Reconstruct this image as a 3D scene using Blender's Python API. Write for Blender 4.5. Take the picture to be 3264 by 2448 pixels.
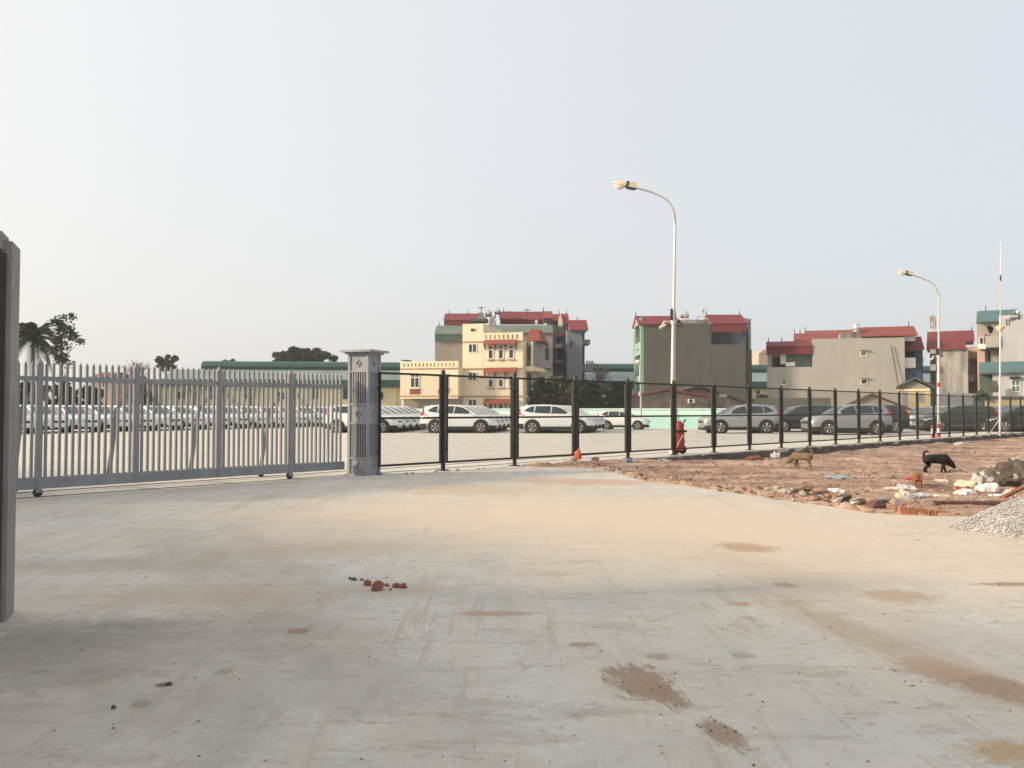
import bpy, bmesh, math, random
from mathutils import Vector, Matrix
R = math.radians
random.seed(7)
for o in list(bpy.data.objects): bpy.data.objects.remove(o)
sc = bpy.context.scene
C = sc.collection

# ------------------------------------------------------------------ camera, sky, sun, exposure
EYE = 1.30; FPX = 2770.0; PITCH = math.atan(86 / FPX)
cd = bpy.data.cameras.new('camera'); cam = bpy.data.objects.new('camera', cd); C.objects.link(cam)
cam.location = (0, 0, EYE); cam.rotation_euler = (math.pi / 2 + PITCH, 0, 0)
cd.sensor_width = 36; cd.lens = 36 * FPX / 3264; cd.clip_end = 3000; cd.clip_start = 0.05
sc.camera = cam
SUN_H = Vector((-0.98, -0.20, 0)).normalized()
SUN_AZ = math.atan2(SUN_H.x, SUN_H.y); SUN_EL = R(21)
sd = Vector((SUN_H.x * math.cos(SUN_EL), SUN_H.y * math.cos(SUN_EL), math.sin(SUN_EL)))
w = bpy.data.worlds.new('World'); sc.world = w; w.use_nodes = True
nt = w.node_tree; nt.nodes.clear()
sky = nt.nodes.new('ShaderNodeTexSky'); sky.sky_type = 'NISHITA'; sky.sun_disc = False
sky.sun_elevation = SUN_EL; sky.sun_rotation = SUN_AZ
sky.air_density = 1.0; sky.dust_density = 6.0; sky.ozone_density = 1.0; sky.altitude = 0
bg = nt.nodes.new('ShaderNodeBackground'); bg.inputs[1].default_value = 0.05
wo = nt.nodes.new('ShaderNodeOutputWorld')
nt.links.new(sky.outputs[0], bg.inputs[0])
# the milky haze of the day: an even veil over the whole sky that brightens towards the sun
tcw = nt.nodes.new('ShaderNodeTexCoord'); dt = nt.nodes.new('ShaderNodeVectorMath'); dt.operation = 'DOT_PRODUCT'; dt.inputs[1].default_value = sd
nt.links.new(tcw.outputs['Generated'], dt.inputs[0])
m1 = nt.nodes.new('ShaderNodeMath'); m1.operation = 'MULTIPLY_ADD'; m1.inputs[1].default_value = 0.5; m1.inputs[2].default_value = 0.5; nt.links.new(dt.outputs['Value'], m1.inputs[0])
m2 = nt.nodes.new('ShaderNodeMath'); m2.operation = 'POWER'; m2.inputs[1].default_value = 1.6; nt.links.new(m1.outputs[0], m2.inputs[0])
mxw = nt.nodes.new('ShaderNodeMix'); mxw.data_type = 'RGBA'; mxw.inputs[6].default_value = (0.615, 0.637, 0.67, 1); mxw.inputs[7].default_value = (0.97, 0.93, 0.86, 1)
nt.links.new(m2.outputs[0], mxw.inputs[0])
bg2 = nt.nodes.new('ShaderNodeBackground'); bg2.inputs[1].default_value = 1.0; nt.links.new(mxw.outputs[2], bg2.inputs[0])
ads = nt.nodes.new('ShaderNodeAddShader'); nt.links.new(bg.outputs[0], ads.inputs[0]); nt.links.new(bg2.outputs[0], ads.inputs[1]); nt.links.new(ads.outputs[0], wo.inputs[0])
sl = bpy.data.lights.new('sun', 'SUN'); sl.energy = 5.0; sl.angle = R(6.0); sl.color = (1.0, 0.80, 0.55)
so = bpy.data.objects.new('sun', sl); C.objects.link(so)
so.rotation_euler = (-sd).to_track_quat('-Z', 'Y').to_euler(); so.location = sd * 50
sc.view_settings.view_transform = 'Standard'; sc.view_settings.look = 'None'
sc.view_settings.exposure = 0.0; sc.view_settings.gamma = 1.0
sc.cycles.max_bounces = 6; sc.cycles.diffuse_bounces = 3; sc.cycles.glossy_bounces = 3; sc.cycles.transmission_bounces = 2; sc.cycles.volume_bounces = 0
sc.render.resolution_x = 1024; sc.render.resolution_y = 768

# ------------------------------------------------------------------ measuring helpers (photo measurement -> place in the world)
cp, sp = math.cos(PITCH), math.sin(PITCH)
def ray(px, py):
    cx = (px - 1632) / FPX; cy = (1224 - py) / FPX
    return Vector((cx, cp - cy * sp, sp + cy * cp))
def G(px, py, z=0.0):
    d = ray(px, py); t = (z - EYE) / d.z
    return Vector((d.x * t, d.y * t, z))
def P(px, py, Y):
    d = ray(px, py); t = Y / d.y
    return Vector((d.x * t, Y, EYE + d.z * t))
def XA(px, Y): return P(px, 1310, Y).x
def ZA(py, Y): return P(1632, py, Y).z

# ------------------------------------------------------------------ mesh helpers
class MB:
    def __init__(s): s.v = []; s.f = []
    def add(s, vs, fs):
        n = len(s.v); s.v += [tuple(v) for v in vs]; s.f += [tuple(i + n for i in f) for f in fs]; return s
    def box(s, x0, x1, y0, y1, z0, z1, m=None):
        vs = [(x0,y0,z0),(x1,y0,z0),(x1,y1,z0),(x0,y1,z0),(x0,y0,z1),(x1,y0,z1),(x1,y1,z1),(x0,y1,z1)]
        if m is not None: vs = [m @ Vector(v) for v in vs]
        return s.add(vs, [(3,2,1,0),(4,5,6,7),(0,1,5,4),(1,2,6,5),(2,3,7,6),(3,0,4,7)])
    def prism(s, poly, a0, a1, axis='x'):
        # poly: 2-D points; axis x: (y,z), axis y: (x,z), axis z: (x,y)
        n = len(poly)
        def mk(p, a):
            return (a, p[0], p[1]) if axis == 'x' else ((p[0], a, p[1]) if axis == 'y' else (p[0], p[1], a))
        vs = [mk(p, a0) for p in poly] + [mk(p, a1) for p in poly]
        fs = [tuple(range(n))[::-1], tuple(range(n, 2 * n))] + [(i, (i + 1) % n, n + (i + 1) % n, n + i) for i in range(n)]
        return s.add(vs, fs)
    def tube(s, pts, rad, n=8, caps=True):
        pts = [Vector(p) for p in pts]
        if not isinstance(rad, (list, tuple)): rad = [rad] * len(pts)
        base = len(s.v)
        for i, p in enumerate(pts):
            t = (pts[min(i + 1, len(pts) - 1)] - pts[max(i - 1, 0)])
            if t.length < 1e-9: t = Vector((0, 0, 1))
            t.normalize()
            u = t.cross(Vector((0, 0, 1)))
            if u.length < 0.05: u = t.cross(Vector((0, 1, 0)))
            u.normalize(); w_ = t.cross(u)
            for k in range(n):
                a = 2 * math.pi * k / n
                s.v.append(tuple(p + (u * math.cos(a) + w_ * math.sin(a)) * rad[i]))
        for i in range(len(pts) - 1):
            for k in range(n):
                a = base + i * n + k; b = base + i * n + (k + 1) % n
                s.f.append((a, b, b + n, a + n))
        if caps:
            s.f.append(tuple(base + k for k in range(n))[::-1])
            s.f.append(tuple(base + (len(pts) - 1) * n + k for k in range(n)))
        return s
    def lathe(s, prof, n=20, axis='z', o=(0, 0, 0), caps=True):
        base = len(s.v)
        for r, h in prof:
            for k in range(n):
                a = 2 * math.pi * k / n; c, q = r * math.cos(a), r * math.sin(a)
                p = (c, q, h) if axis == 'z' else ((c, h, q) if axis == 'y' else (h, c, q))
                s.v.append((p[0] + o[0], p[1] + o[1], p[2] + o[2]))
        for i in range(len(prof) - 1):
            for k in range(n):
                a = base + i * n + k; b = base + i * n + (k + 1) % n
                s.f.append((a, b, b + n, a + n))
        if caps:
            s.f.append(tuple(base + k for k in range(n))[::-1])
            s.f.append(tuple(base + (len(prof) - 1) * n + k for k in range(n)))
        return s
    def mesh(s, name, mat=None, smooth=None):
        me = bpy.data.meshes.new(name); me.from_pydata(s.v, [], s.f); me.validate()
        bm = bmesh.new(); bm.from_mesh(me); bmesh.ops.recalc_face_normals(bm, faces=bm.faces); bm.to_mesh(me); bm.free()
        if mat: me.materials.append(mat)
        if smooth:
            me.polygons.foreach_set('use_smooth', [True] * len(me.polygons)); me.set_sharp_from_angle(angle=R(smooth))
        return me
    def build(s, name, mat=None, parent=None, smooth=None):
        return link(name, s.mesh(name, mat, smooth), parent)
def link(name, me, parent=None, loc=None, rot=None):
    o = bpy.data.objects.new(name, me); C.objects.link(o)
    if parent: o.parent = parent
    if loc is not None: o.location = loc
    if rot is not None: o.rotation_euler = rot
    return o
def empty(name, loc=(0, 0, 0), rz=0.0):
    o = bpy.data.objects.new(name, None); C.objects.link(o); o.location = loc; o.rotation_euler = (0, 0, rz); o.empty_display_size = 0.2
    return o
def tag(o, label=None, cat=None, group=None, kind=None):
    if label: o['label'] = label
    if cat: o['category'] = cat
    if group: o['group'] = group
    if kind: o['kind'] = kind
    return o
def copy_tree(o, parent=None):
    c = o.copy(); C.objects.link(c); c.parent = parent
    for ch in list(o.children): copy_tree(ch, c)
    return c
def ordinal(i): return ['first','second','third','fourth','fifth','sixth','seventh','eighth','ninth','tenth','eleventh','twelfth','thirteenth','fourteenth','fifteenth','sixteenth','seventeenth','eighteenth','nineteenth','twentieth','twenty-first','twenty-second','twenty-third','twenty-fourth'][i]

# ------------------------------------------------------------------ material helpers
def mat(name, col, rough=0.75, metal=0.0, var=0.12, scale=2.0, bump=0.0, bscale=30.0, col2=None, spec=0.5, streak=0.0, wave=None, island=0.0, coat=0.0):
    m = bpy.data.materials.new(name); m.use_nodes = True
    t = m.node_tree; N = t.nodes; L = t.links; b = N['Principled BSDF']
    b.inputs['Roughness'].default_value = rough; b.inputs['Metallic'].default_value = metal
    b.inputs['Specular IOR Level'].default_value = spec; b.inputs['Coat Weight'].default_value = coat
    tc = N.new('ShaderNodeTexCoord')
    no = N.new('ShaderNodeTexNoise'); no.inputs['Scale'].default_value = scale; no.inputs['Detail'].default_value = 6; no.inputs['Roughness'].default_value = 0.62
    L.new(tc.outputs['Object'], no.inputs['Vector'])
    c = Vector(col[:3]); d = Vector(col2[:3]) if col2 else c * (1 - var * 1.6); e = c if col2 else c * (1 + var)
    cr = N.new('ShaderNodeValToRGB'); cr.color_ramp.elements[0].position = 0.32; cr.color_ramp.elements[1].position = 0.68
    cr.color_ramp.elements[0].color = (*d, 1); cr.color_ramp.elements[1].color = (*e, 1)
    L.new(no.outputs['Fac'], cr.inputs[0]); out = cr.outputs[0]
    if streak:
        mp = N.new('ShaderNodeMapping'); mp.inputs['Scale'].default_value = (0.7, 0.7, 0.10); L.new(tc.outputs['Object'], mp.inputs[0])
        n2 = N.new('ShaderNodeTexNoise'); n2.inputs['Scale'].default_value = 1.6; n2.inputs['Detail'].default_value = 5; L.new(mp.outputs[0], n2.inputs['Vector'])
        r2 = N.new('ShaderNodeValToRGB'); r2.color_ramp.elements[0].position = 0.36; r2.color_ramp.elements[1].position = 0.58
        r2.color_ramp.elements[0].color = (1 - streak, 1 - streak, 1 - streak, 1); r2.color_ramp.elements[1].color = (1, 1, 1, 1)
        L.new(n2.outputs['Fac'], r2.inputs[0])
        mx = N.new('ShaderNodeMix'); mx.data_type = 'RGBA'; mx.blend_type = 'MULTIPLY'; mx.inputs[0].default_value = 1
        L.new(out, mx.inputs[6]); L.new(r2.outputs[0], mx.inputs[7]); out = mx.outputs[2]
    if island:
        ge = N.new('ShaderNodeNewGeometry'); hs = N.new('ShaderNodeHueSaturation')
        mr = N.new('ShaderNodeMapRange'); mr.inputs[3].default_value = 1 - island; mr.inputs[4].default_value = 1 + island
        L.new(ge.outputs['Random Per Island'], mr.inputs[0]); L.new(mr.outputs[0], hs.inputs['Value']); L.new(out, hs.inputs['Color']); out = hs.outputs[0]
    L.new(out, b.inputs['Base Color'])
    h = None
    if wave:
        wv = N.new('ShaderNodeTexWave'); wv.bands_direction = wave[0]; wv.inputs['Scale'].default_value = wave[1]; L.new(tc.outputs['Object'], wv.inputs['Vector'])
        bp = N.new('ShaderNodeBump'); bp.inputs['Strength'].default_value = wave[2]; bp.inputs['Distance'].default_value = 0.05
        L.new(wv.outputs['Fac'], bp.inputs['Height']); L.new(bp.outputs[0], b.inputs['Normal']); h = bp
    if bump:
        n3 = N.new('ShaderNodeTexNoise'); n3.inputs['Scale'].default_value = bscale; n3.inputs['Detail'].default_value = 4; L.new(tc.outputs['Object'], n3.inputs['Vector'])
        bp = N.new('ShaderNodeBump'); bp.inputs['Strength'].default_value = bump; bp.inputs['Distance'].default_value = 0.02
        L.new(n3.outputs['Fac'], bp.inputs['Height'])
        if h: L.new(h.outputs[0], bp.inputs['Normal'])
        L.new(bp.outputs[0], b.inputs['Normal'])
    return m

# ground surfaces: concrete with dust films, streaks, tyre marks and mud patches that have their own shape, plus soft shade painted in
def ground_mat(name, base, base2, warm, dust_amt, patches=(), fine=0.12, joint=None):
    m = bpy.data.materials.new(name); m.use_nodes = True
    t = m.node_tree; N = t.nodes; L = t.links; b = N['Principled BSDF']; b.inputs['Roughness'].default_value = 0.86; b.inputs['Specular IOR Level'].default_value = 0.25
    tc = N.new('ShaderNodeTexCoord'); OB = tc.outputs['Object']
    def noise(scale, detail=6, rough=0.6, stretch=None, rot=0.0, dist=0.0):
        v = OB
        if stretch:
            mp = N.new('ShaderNodeMapping'); mp.inputs['Scale'].default_value = stretch; mp.inputs['Rotation'].default_value = (0, 0, rot); L.new(v, mp.inputs[0]); v = mp.outputs[0]
        n = N.new('ShaderNodeTexNoise'); n.inputs['Scale'].default_value = scale; n.inputs['Detail'].default_value = min(detail, 5); n.inputs['Roughness'].default_value = rough; n.inputs['Distortion'].default_value = dist
        L.new(v, n.inputs['Vector']); return n.outputs['Fac']
    def ramp(f, p0, p1, c0=(0, 0, 0), c1=(1, 1, 1)):
        r = N.new('ShaderNodeValToRGB'); r.color_ramp.elements[0].position = p0; r.color_ramp.elements[1].position = p1
        r.color_ramp.elements[0].color = (*c0, 1); r.color_ramp.elements[1].color = (*c1, 1); L.new(f, r.inputs[0]); return r.outputs[0]
    mudc = (0.33, 0.24, 0.175)
    def mix(fac, a, bcol, blend='MIX', k=1.0):
        x = N.new('ShaderNodeMix'); x.data_type = 'RGBA'; x.blend_type = blend
        if isinstance(fac, (int, float)): x.inputs[0].default_value = fac
        else:
            if k != 1.0:
                mm = N.new('ShaderNodeMath'); mm.operation = 'MULTIPLY'; mm.inputs[1].default_value = k; L.new(fac, mm.inputs[0]); fac = mm.outputs[0]
            L.new(fac, x.inputs[0])
        L.new(a, x.inputs[6])
        if isinstance(bcol, tuple): x.inputs[7].default_value = (*bcol, 1)
        else: L.new(bcol, x.inputs[7])
        return x.outputs[2]
    col = ramp(noise(0.35, 8, 0.65), 0.3, 0.7, base, base2)
    col = mix(1.0, col, ramp(noise(2.3, 8, 0.7), 0.28, 0.72, (0.86, 0.86, 0.87), (1.06, 1.05, 1.03)), 'MULTIPLY')
    col = mix(1.0, col, ramp(noise(16, 6, 0.7), 0.25, 0.75, (1 - fine, 1 - fine, 1 - fine), (1 + fine * .6,) * 3), 'MULTIPLY')
    # dust film dragged by wheels
    w1 = tuple(c * 0.80 for c in warm); w2 = tuple(c * 0.58 for c in warm); gk = (0.25, 0.235, 0.215)
    col = mix(ramp(noise(0.45, 10, 0.74, (1.0, 0.6, 1), R(18), 0.9), 0.42, 0.62), col, warm, 'MIX', dust_amt)
    col = mix(ramp(noise(0.7, 12, 0.80, (2.4, 0.30, 1), R(-9), 0.3), 0.51, 0.60), col, w1, 'MIX', dust_amt * .8)
    col = mix(ramp(noise(1.1, 12, 0.82, (2.8, 0.20, 1), R(26), 0.15), 0.555, 0.62), col, w2, 'MIX', dust_amt * .6)
    col = mix(ramp(noise(2.4, 10, 0.84, (0.40, 1.5, 1), R(4), 0.1), 0.575, 0.63), col, w2, 'MIX', dust_amt * .7)
    col = mix(ramp(noise(3.1, 10, 0.84, (0.9, 0.8, 1), R(33), 0.1), 0.60, 0.65), col, gk, 'MIX', dust_amt * .7)
    col = mix(ramp(noise(5.5, 8, 0.8, (0.5, 1.0, 1), R(12), 0.1), 0.615, 0.65), col, mudc, 'MIX', dust_amt * 1.1)
    col = mix(ramp(noise(0.8, 10, 0.76, (0.6, 1.0, 1), R(40), 0.3), 0.53, 0.66), col, (0.56, 0.545, 0.50), 'MIX', dust_amt * .9)
    # short dark scuffs, drag marks and pitting
    k_ = dust_amt / 0.55
    col = mix(ramp(noise(2.2, 7, 0.70, (0.45, 1.6, 1), R(6)), 0.57, 0.62), col, (0.31, 0.265, 0.215), 'MIX', 0.30 * k_)
    col = mix(ramp(noise(6.0, 6, 0.70, (0.6, 1.2, 1), R(-12)), 0.61, 0.645), col, (0.27, 0.225, 0.185), 'MIX', 0.42 * k_)
    col = mix(ramp(noise(4.0, 7, 0.72, (2.0, 0.22, 1), R(30)), 0.585, 0.63), col, (0.36, 0.29, 0.225), 'MIX', 0.28 * k_)
    col = mix(ramp(noise(34, 4, 0.65), 0.66, 0.70), col, (0.22, 0.20, 0.175), 'MIX', 0.55 * k_)
    col = mix(ramp(noise(9, 6, 0.7, (0.6, 1.2, 1), R(15)), 0.60, 0.64), col, (0.60, 0.59, 0.56), 'MIX', 0.35 * k_)
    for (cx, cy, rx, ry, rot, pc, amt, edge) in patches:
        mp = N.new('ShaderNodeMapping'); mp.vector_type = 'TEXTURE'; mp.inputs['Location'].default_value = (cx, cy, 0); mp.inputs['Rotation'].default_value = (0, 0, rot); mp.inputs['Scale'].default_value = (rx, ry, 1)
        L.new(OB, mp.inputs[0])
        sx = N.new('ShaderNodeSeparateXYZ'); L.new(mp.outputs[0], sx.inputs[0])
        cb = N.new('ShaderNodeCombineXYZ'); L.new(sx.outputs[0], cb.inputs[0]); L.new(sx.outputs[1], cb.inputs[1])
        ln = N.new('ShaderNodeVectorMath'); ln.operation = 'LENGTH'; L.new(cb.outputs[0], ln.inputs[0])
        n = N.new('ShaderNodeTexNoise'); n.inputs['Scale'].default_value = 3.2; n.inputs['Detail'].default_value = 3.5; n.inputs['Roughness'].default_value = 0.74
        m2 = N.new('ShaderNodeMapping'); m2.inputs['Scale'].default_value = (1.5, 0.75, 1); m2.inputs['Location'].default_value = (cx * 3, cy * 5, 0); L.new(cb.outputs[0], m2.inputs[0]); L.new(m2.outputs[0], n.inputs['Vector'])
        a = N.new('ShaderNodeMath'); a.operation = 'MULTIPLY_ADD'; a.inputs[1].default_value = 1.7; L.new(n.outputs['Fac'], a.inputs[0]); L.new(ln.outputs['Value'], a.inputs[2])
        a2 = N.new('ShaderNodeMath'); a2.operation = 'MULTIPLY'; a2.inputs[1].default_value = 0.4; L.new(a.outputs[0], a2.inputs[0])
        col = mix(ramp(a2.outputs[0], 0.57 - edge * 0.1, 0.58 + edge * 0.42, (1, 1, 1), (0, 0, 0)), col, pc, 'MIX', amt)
    if joint:
        for (jx, jy, ang, sp_, wd) in joint:
            mp = N.new('ShaderNodeMapping'); mp.vector_type = 'TEXTURE'; mp.inputs['Location'].default_value = (jx, jy, 0); mp.inputs['Rotation'].default_value = (0, 0, ang); L.new(OB, mp.inputs[0])
            sx = N.new('ShaderNodeSeparateXYZ'); L.new(mp.outputs[0], sx.inputs[0])
            q = N.new('ShaderNodeMath'); q.operation = 'PINGPONG'; q.inputs[1].default_value = sp_ / 2; L.new(sx.outputs[0], q.inputs[0])
            c = N.new('ShaderNodeMath'); c.operation = 'LESS_THAN'; c.inputs[1].default_value = wd; L.new(q.outputs[0], c.inputs[0])
            col = mix(c.outputs[0], col, (0.23, 0.215, 0.19), 'MIX', 0.5)
    L.new(col, b.inputs['Base Color'])
    bp = N.new('ShaderNodeBump'); bp.inputs['Strength'].default_value = 0.4; bp.inputs['Distance'].default_value = 0.012
    L.new(noise(22, 8, 0.8), bp.inputs['Height']); L.new(bp.outputs[0], b.inputs['Normal'])
    return m

M = {}
M['soil'] = mat('soil', (0.20, 0.14, 0.10), 0.95, var=0.3, scale=0.4)
M['dirt'] = None
M['black_steel'] = mat('black_steel', (0.018, 0.022, 0.018), 0.5, 0.2, 0.2, 6)
M['mesh_wire'] = mat('mesh_wire', (0.06, 0.07, 0.06), 0.5, 0.3, 0.1, 6)
M['gate_paint'] = mat('gate_paint', (0.245, 0.255, 0.27), 0.5, 0.0, 0.10, 3, streak=0.12)
M['pillar_paint'] = mat('pillar_paint', (0.29, 0.307, 0.335), 0.45, 0.0, 0.08, 3, streak=0.1)
M['rubber'] = mat('rubber', (0.018, 0.018, 0.018), 0.85, 0, 0.1, 8)
M['dark_metal'] = mat('dark_metal', (0.05, 0.048, 0.046), 0.6, 0.3, 0.2, 8)
M['cement'] = mat('cement', (0.32, 0.31, 0.29), 0.9, 0, 0.16, 2.0, 0.4, 30, streak=0.22)
M['galv'] = mat('galv', (0.52, 0.52, 0.50), 0.45, 0.25, 0.08, 2)
M['lamp_shell'] = mat('lamp_shell', (0.72, 0.62, 0.42), 0.45, 0.1, 0.06, 4)
M['lamp_lens'] = mat('lamp_lens', (0.72, 0.72, 0.68), 0.2, 0, 0.05, 4)
M['red_paint'] = mat('red_paint', (0.40, 0.03, 0.025), 0.45, 0, 0.12, 6)
M['white_paint'] = mat('white_paint', (0.72, 0.71, 0.68), 0.6, 0, 0.08, 3)
M['hose'] = mat('hose', (0.55, 0.42, 0.30), 0.7, 0, 0.1, 3)
# cars
M['car_white'] = mat('car_white', (0.74, 0.76, 0.77), 0.22, 0, 0.02, 1, spec=0.6, coat=0.6)
M['car_silver'] = mat('car_silver', (0.42, 0.42, 0.43), 0.3, 0.55, 0.03, 1, spec=0.6, coat=0.6)
M['car_dark'] = mat('car_dark', (0.022, 0.024, 0.026), 0.22, 0.1, 0.03, 1, spec=0.6, coat=0.6)
M['car_trim'] = mat('car_trim', (0.016, 0.016, 0.017), 0.7, 0, 0.1, 3)
M['glass'] = mat('glass', (0.022, 0.036, 0.034), 0.06, 0, 0.05, 1, spec=0.8)
M['alloy'] = mat('alloy', (0.55, 0.55, 0.54), 0.3, 0.7, 0.05, 3)
M['chrome'] = mat('chrome', (0.7, 0.7, 0.7), 0.15, 0.9, 0.03, 3)
M['tail_red'] = mat('tail_red', (0.50, 0.015, 0.02), 0.2, 0, 0.05, 3, coat=0.5)
M['headlamp'] = mat('headlamp', (0.55, 0.60, 0.64), 0.12, 0.3, 0.05, 3, coat=0.5)
# buildings
M['yellow'] = mat('yellow_render', (0.74, 0.645, 0.48), 0.9, 0, 0.05, 0.5, streak=0.04)
M['cream_trim'] = mat('cream_trim', (0.74, 0.63, 0.44), 0.9, 0, 0.06, 1)
M['trim_brown'] = mat('trim_brown', (0.36, 0.22, 0.13), 0.9, 0, 0.1, 1)
M['awning'] = mat('awning_red', (0.25, 0.070, 0.048), 0.85, 0, 0.12, 1)
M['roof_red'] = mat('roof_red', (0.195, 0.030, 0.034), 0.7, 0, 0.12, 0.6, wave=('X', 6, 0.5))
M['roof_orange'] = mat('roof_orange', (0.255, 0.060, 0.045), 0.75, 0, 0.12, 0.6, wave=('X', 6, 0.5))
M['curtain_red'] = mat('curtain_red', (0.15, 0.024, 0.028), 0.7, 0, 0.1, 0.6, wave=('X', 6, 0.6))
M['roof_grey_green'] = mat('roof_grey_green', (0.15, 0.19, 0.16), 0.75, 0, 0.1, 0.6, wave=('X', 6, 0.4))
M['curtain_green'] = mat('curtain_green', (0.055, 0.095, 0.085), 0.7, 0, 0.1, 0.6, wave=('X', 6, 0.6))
M['wall_beige'] = mat('wall_beige', (0.29, 0.265, 0.235), 0.92, 0, 0.08, 0.35, streak=0.06)
M['wall_cement'] = mat('wall_cement', (0.112, 0.106, 0.098), 0.92, 0, 0.08, 0.3, streak=0.07)
M['wall_cream'] = mat('wall_cream', (0.345, 0.332, 0.308), 0.92, 0, 0.06, 0.25, streak=0.06)
M['wall_grey'] = mat('wall_grey', (0.36, 0.355, 0.345), 0.92, 0, 0.16, 0.5, streak=0.5)
M['wall_lilac'] = mat('wall_lilac', (0.42, 0.42, 0.46), 0.92, 0, 0.06, 0.3, streak=0.06)
M['wall_bluegrey'] = mat('wall_bluegrey', (0.20, 0.215, 0.26), 0.92, 0, 0.08, 0.3)
M['wall_pink'] = mat('wall_pink', (0.50, 0.36, 0.30), 0.9, 0, 0.10, 0.5, streak=0.15)
M['wall_mint'] = mat('wall_mint', (0.26, 0.41, 0.33), 0.85, 0, 0.08, 0.5)
M['wall_teal_dark'] = mat('wall_teal_dark', (0.06, 0.10, 0.09), 0.8, 0, 0.1, 0.5)
M['wall_stained'] = mat('wall_stained', (0.30, 0.245, 0.20), 0.95, 0, 0.4, 0.7, col2=(0.12, 0.10, 0.085), streak=0.3)
M['mint'] = mat('mint_paint', (0.38, 0.64, 0.62), 0.8, 0, 0.06, 0.8, streak=0.08)
M['mint_light'] = mat('mint_light', (0.52, 0.73, 0.70), 0.8, 0, 0.05, 0.8)
M['roof_teal'] = mat('roof_teal', (0.085, 0.175, 0.19), 0.7, 0, 0.1, 0.6, wave=('X', 6, 0.5))
M['wh_green'] = mat('warehouse_green', (0.020, 0.075, 0.065), 0.6, 0, 0.12, 0.5)
M['wh_roof'] = mat('warehouse_roof', (0.22, 0.28, 0.27), 0.6, 0, 0.08, 0.3, wave=('X', 3, 0.3))
M['wh_wall'] = mat('warehouse_wall', (0.60, 0.56, 0.36), 0.85, 0, 0.06, 0.3)
M['dark_open'] = mat('dark_opening', (0.035, 0.033, 0.032), 0.9, 0, 0.2, 1)
M['win_glass'] = mat('window_glass', (0.035, 0.04, 0.045), 0.15, 0, 0.2, 0.7)
M['win_green'] = mat('window_green', (0.10, 0.17, 0.13), 0.2, 0, 0.2, 0.7)
M['win_frame'] = mat('window_frame', (0.62, 0.62, 0.60), 0.7, 0, 0.05, 1)
M['steel_tank'] = mat('steel_tank', (0.70, 0.69, 0.67), 0.25, 0.85, 0.05, 1)
M['roof_tile_grey'] = mat('roof_tile_grey', (0.085, 0.08, 0.075), 0.9, 0, 0.3, 1.2)
M['pale_yellow'] = mat('pale_yellow', (0.50, 0.43, 0.27), 0.9, 0, 0.12, 0.7, streak=0.2)
M['rust_brown'] = mat('rust_brown', (0.16, 0.07, 0.05), 0.9, 0, 0.2, 0.8)
# vegetation
M['bark'] = mat('bark', (0.10, 0.075, 0.055), 0.95, 0, 0.25, 3)
M['palm_bark'] = mat('palm_bark', (0.07, 0.062, 0.052), 0.95, 0, 0.2, 2)
M['leaf_dark'] = mat('leaf_dark', (0.024, 0.040, 0.022), 0.7, 0, 0.3, 0.5, spec=0.12, island=0.45)
M['leaf_mid'] = mat('leaf_mid', (0.055, 0.085, 0.040), 0.7, 0, 0.3, 0.5, spec=0.12, island=0.4)
M['leaf_dusty'] = mat('leaf_dusty', (0.10, 0.095, 0.055), 0.8, 0, 0.3, 0.5, spec=0.12, island=0.4)
M['leaf_palm'] = mat('leaf_palm', (0.018, 0.036, 0.024), 0.6, 0, 0.25, 0.5, spec=0.12, island=0.35)
M['leaf_bare'] = mat('leaf_bare', (0.20, 0.18, 0.16), 0.9, 0, 0.2, 1)
# rubbish
M['stone'] = mat('stone', (0.30, 0.26, 0.22), 0.95, 0, 0.2, 4, island=0.45)
M['clod'] = mat('clod', (0.25, 0.155, 0.115), 0.95, 0, 0.2, 4, island=0.5)
M['gravel'] = mat('gravel', (0.43, 0.415, 0.415), 0.9, 0, 0.12, 6, island=0.38)
M['brick'] = mat('brick', (0.27, 0.105, 0.068), 0.9, 0, 0.22, 8, 0.3, 60)
M['brick_dark'] = mat('brick_dark', (0.14, 0.075, 0.06), 0.95, 0, 0.3, 5)
M['bag_white'] = mat('bag_white', (0.70, 0.68, 0.66), 0.5, 0, 0.08, 5)
M['bag_cream'] = mat('bag_cream', (0.62, 0.54, 0.40), 0.6, 0, 0.12, 5)
M['bag_grey'] = mat('bag_grey', (0.50, 0.48, 0.47), 0.55, 0, 0.12, 5)
M['bag_blue'] = mat('bag_blue', (0.26, 0.33, 0.38), 0.5, 0, 0.2, 5)
M['cloth_blue'] = mat('cloth_blue', (0.07, 0.13, 0.28), 0.7, 0, 0.2, 5)
M['cloth_red'] = mat('cloth_red', (0.42, 0.04, 0.06), 0.8, 0, 0.2, 5)
M['cloth_pink'] = mat('cloth_pink', (0.60, 0.22, 0.26), 0.8, 0, 0.2, 5)
M['orange'] = mat('orange_plastic', (0.55, 0.13, 0.045), 0.6, 0, 0.15, 6)
M['heap_dark'] = mat('heap_dark', (0.11, 0.095, 0.08), 0.95, 0, 0.4, 5, 0.8, 12)
M['dog_black'] = mat('dog_black', (0.014, 0.010, 0.009), 0.9, 0, 0.3, 6)
M['dog_tan'] = mat('dog_tan', (0.13, 0.085, 0.052), 0.95, 0, 0.2, 5, 0.5, 60, col2=(0.23, 0.16, 0.105))
M['dog_brown'] = mat('dog_brown', (0.25, 0.11, 0.05), 0.85, 0, 0.2, 8)
M['weed'] = mat('weed', (0.09, 0.14, 0.06), 0.8, 0, 0.2, 4, island=0.3)

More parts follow.
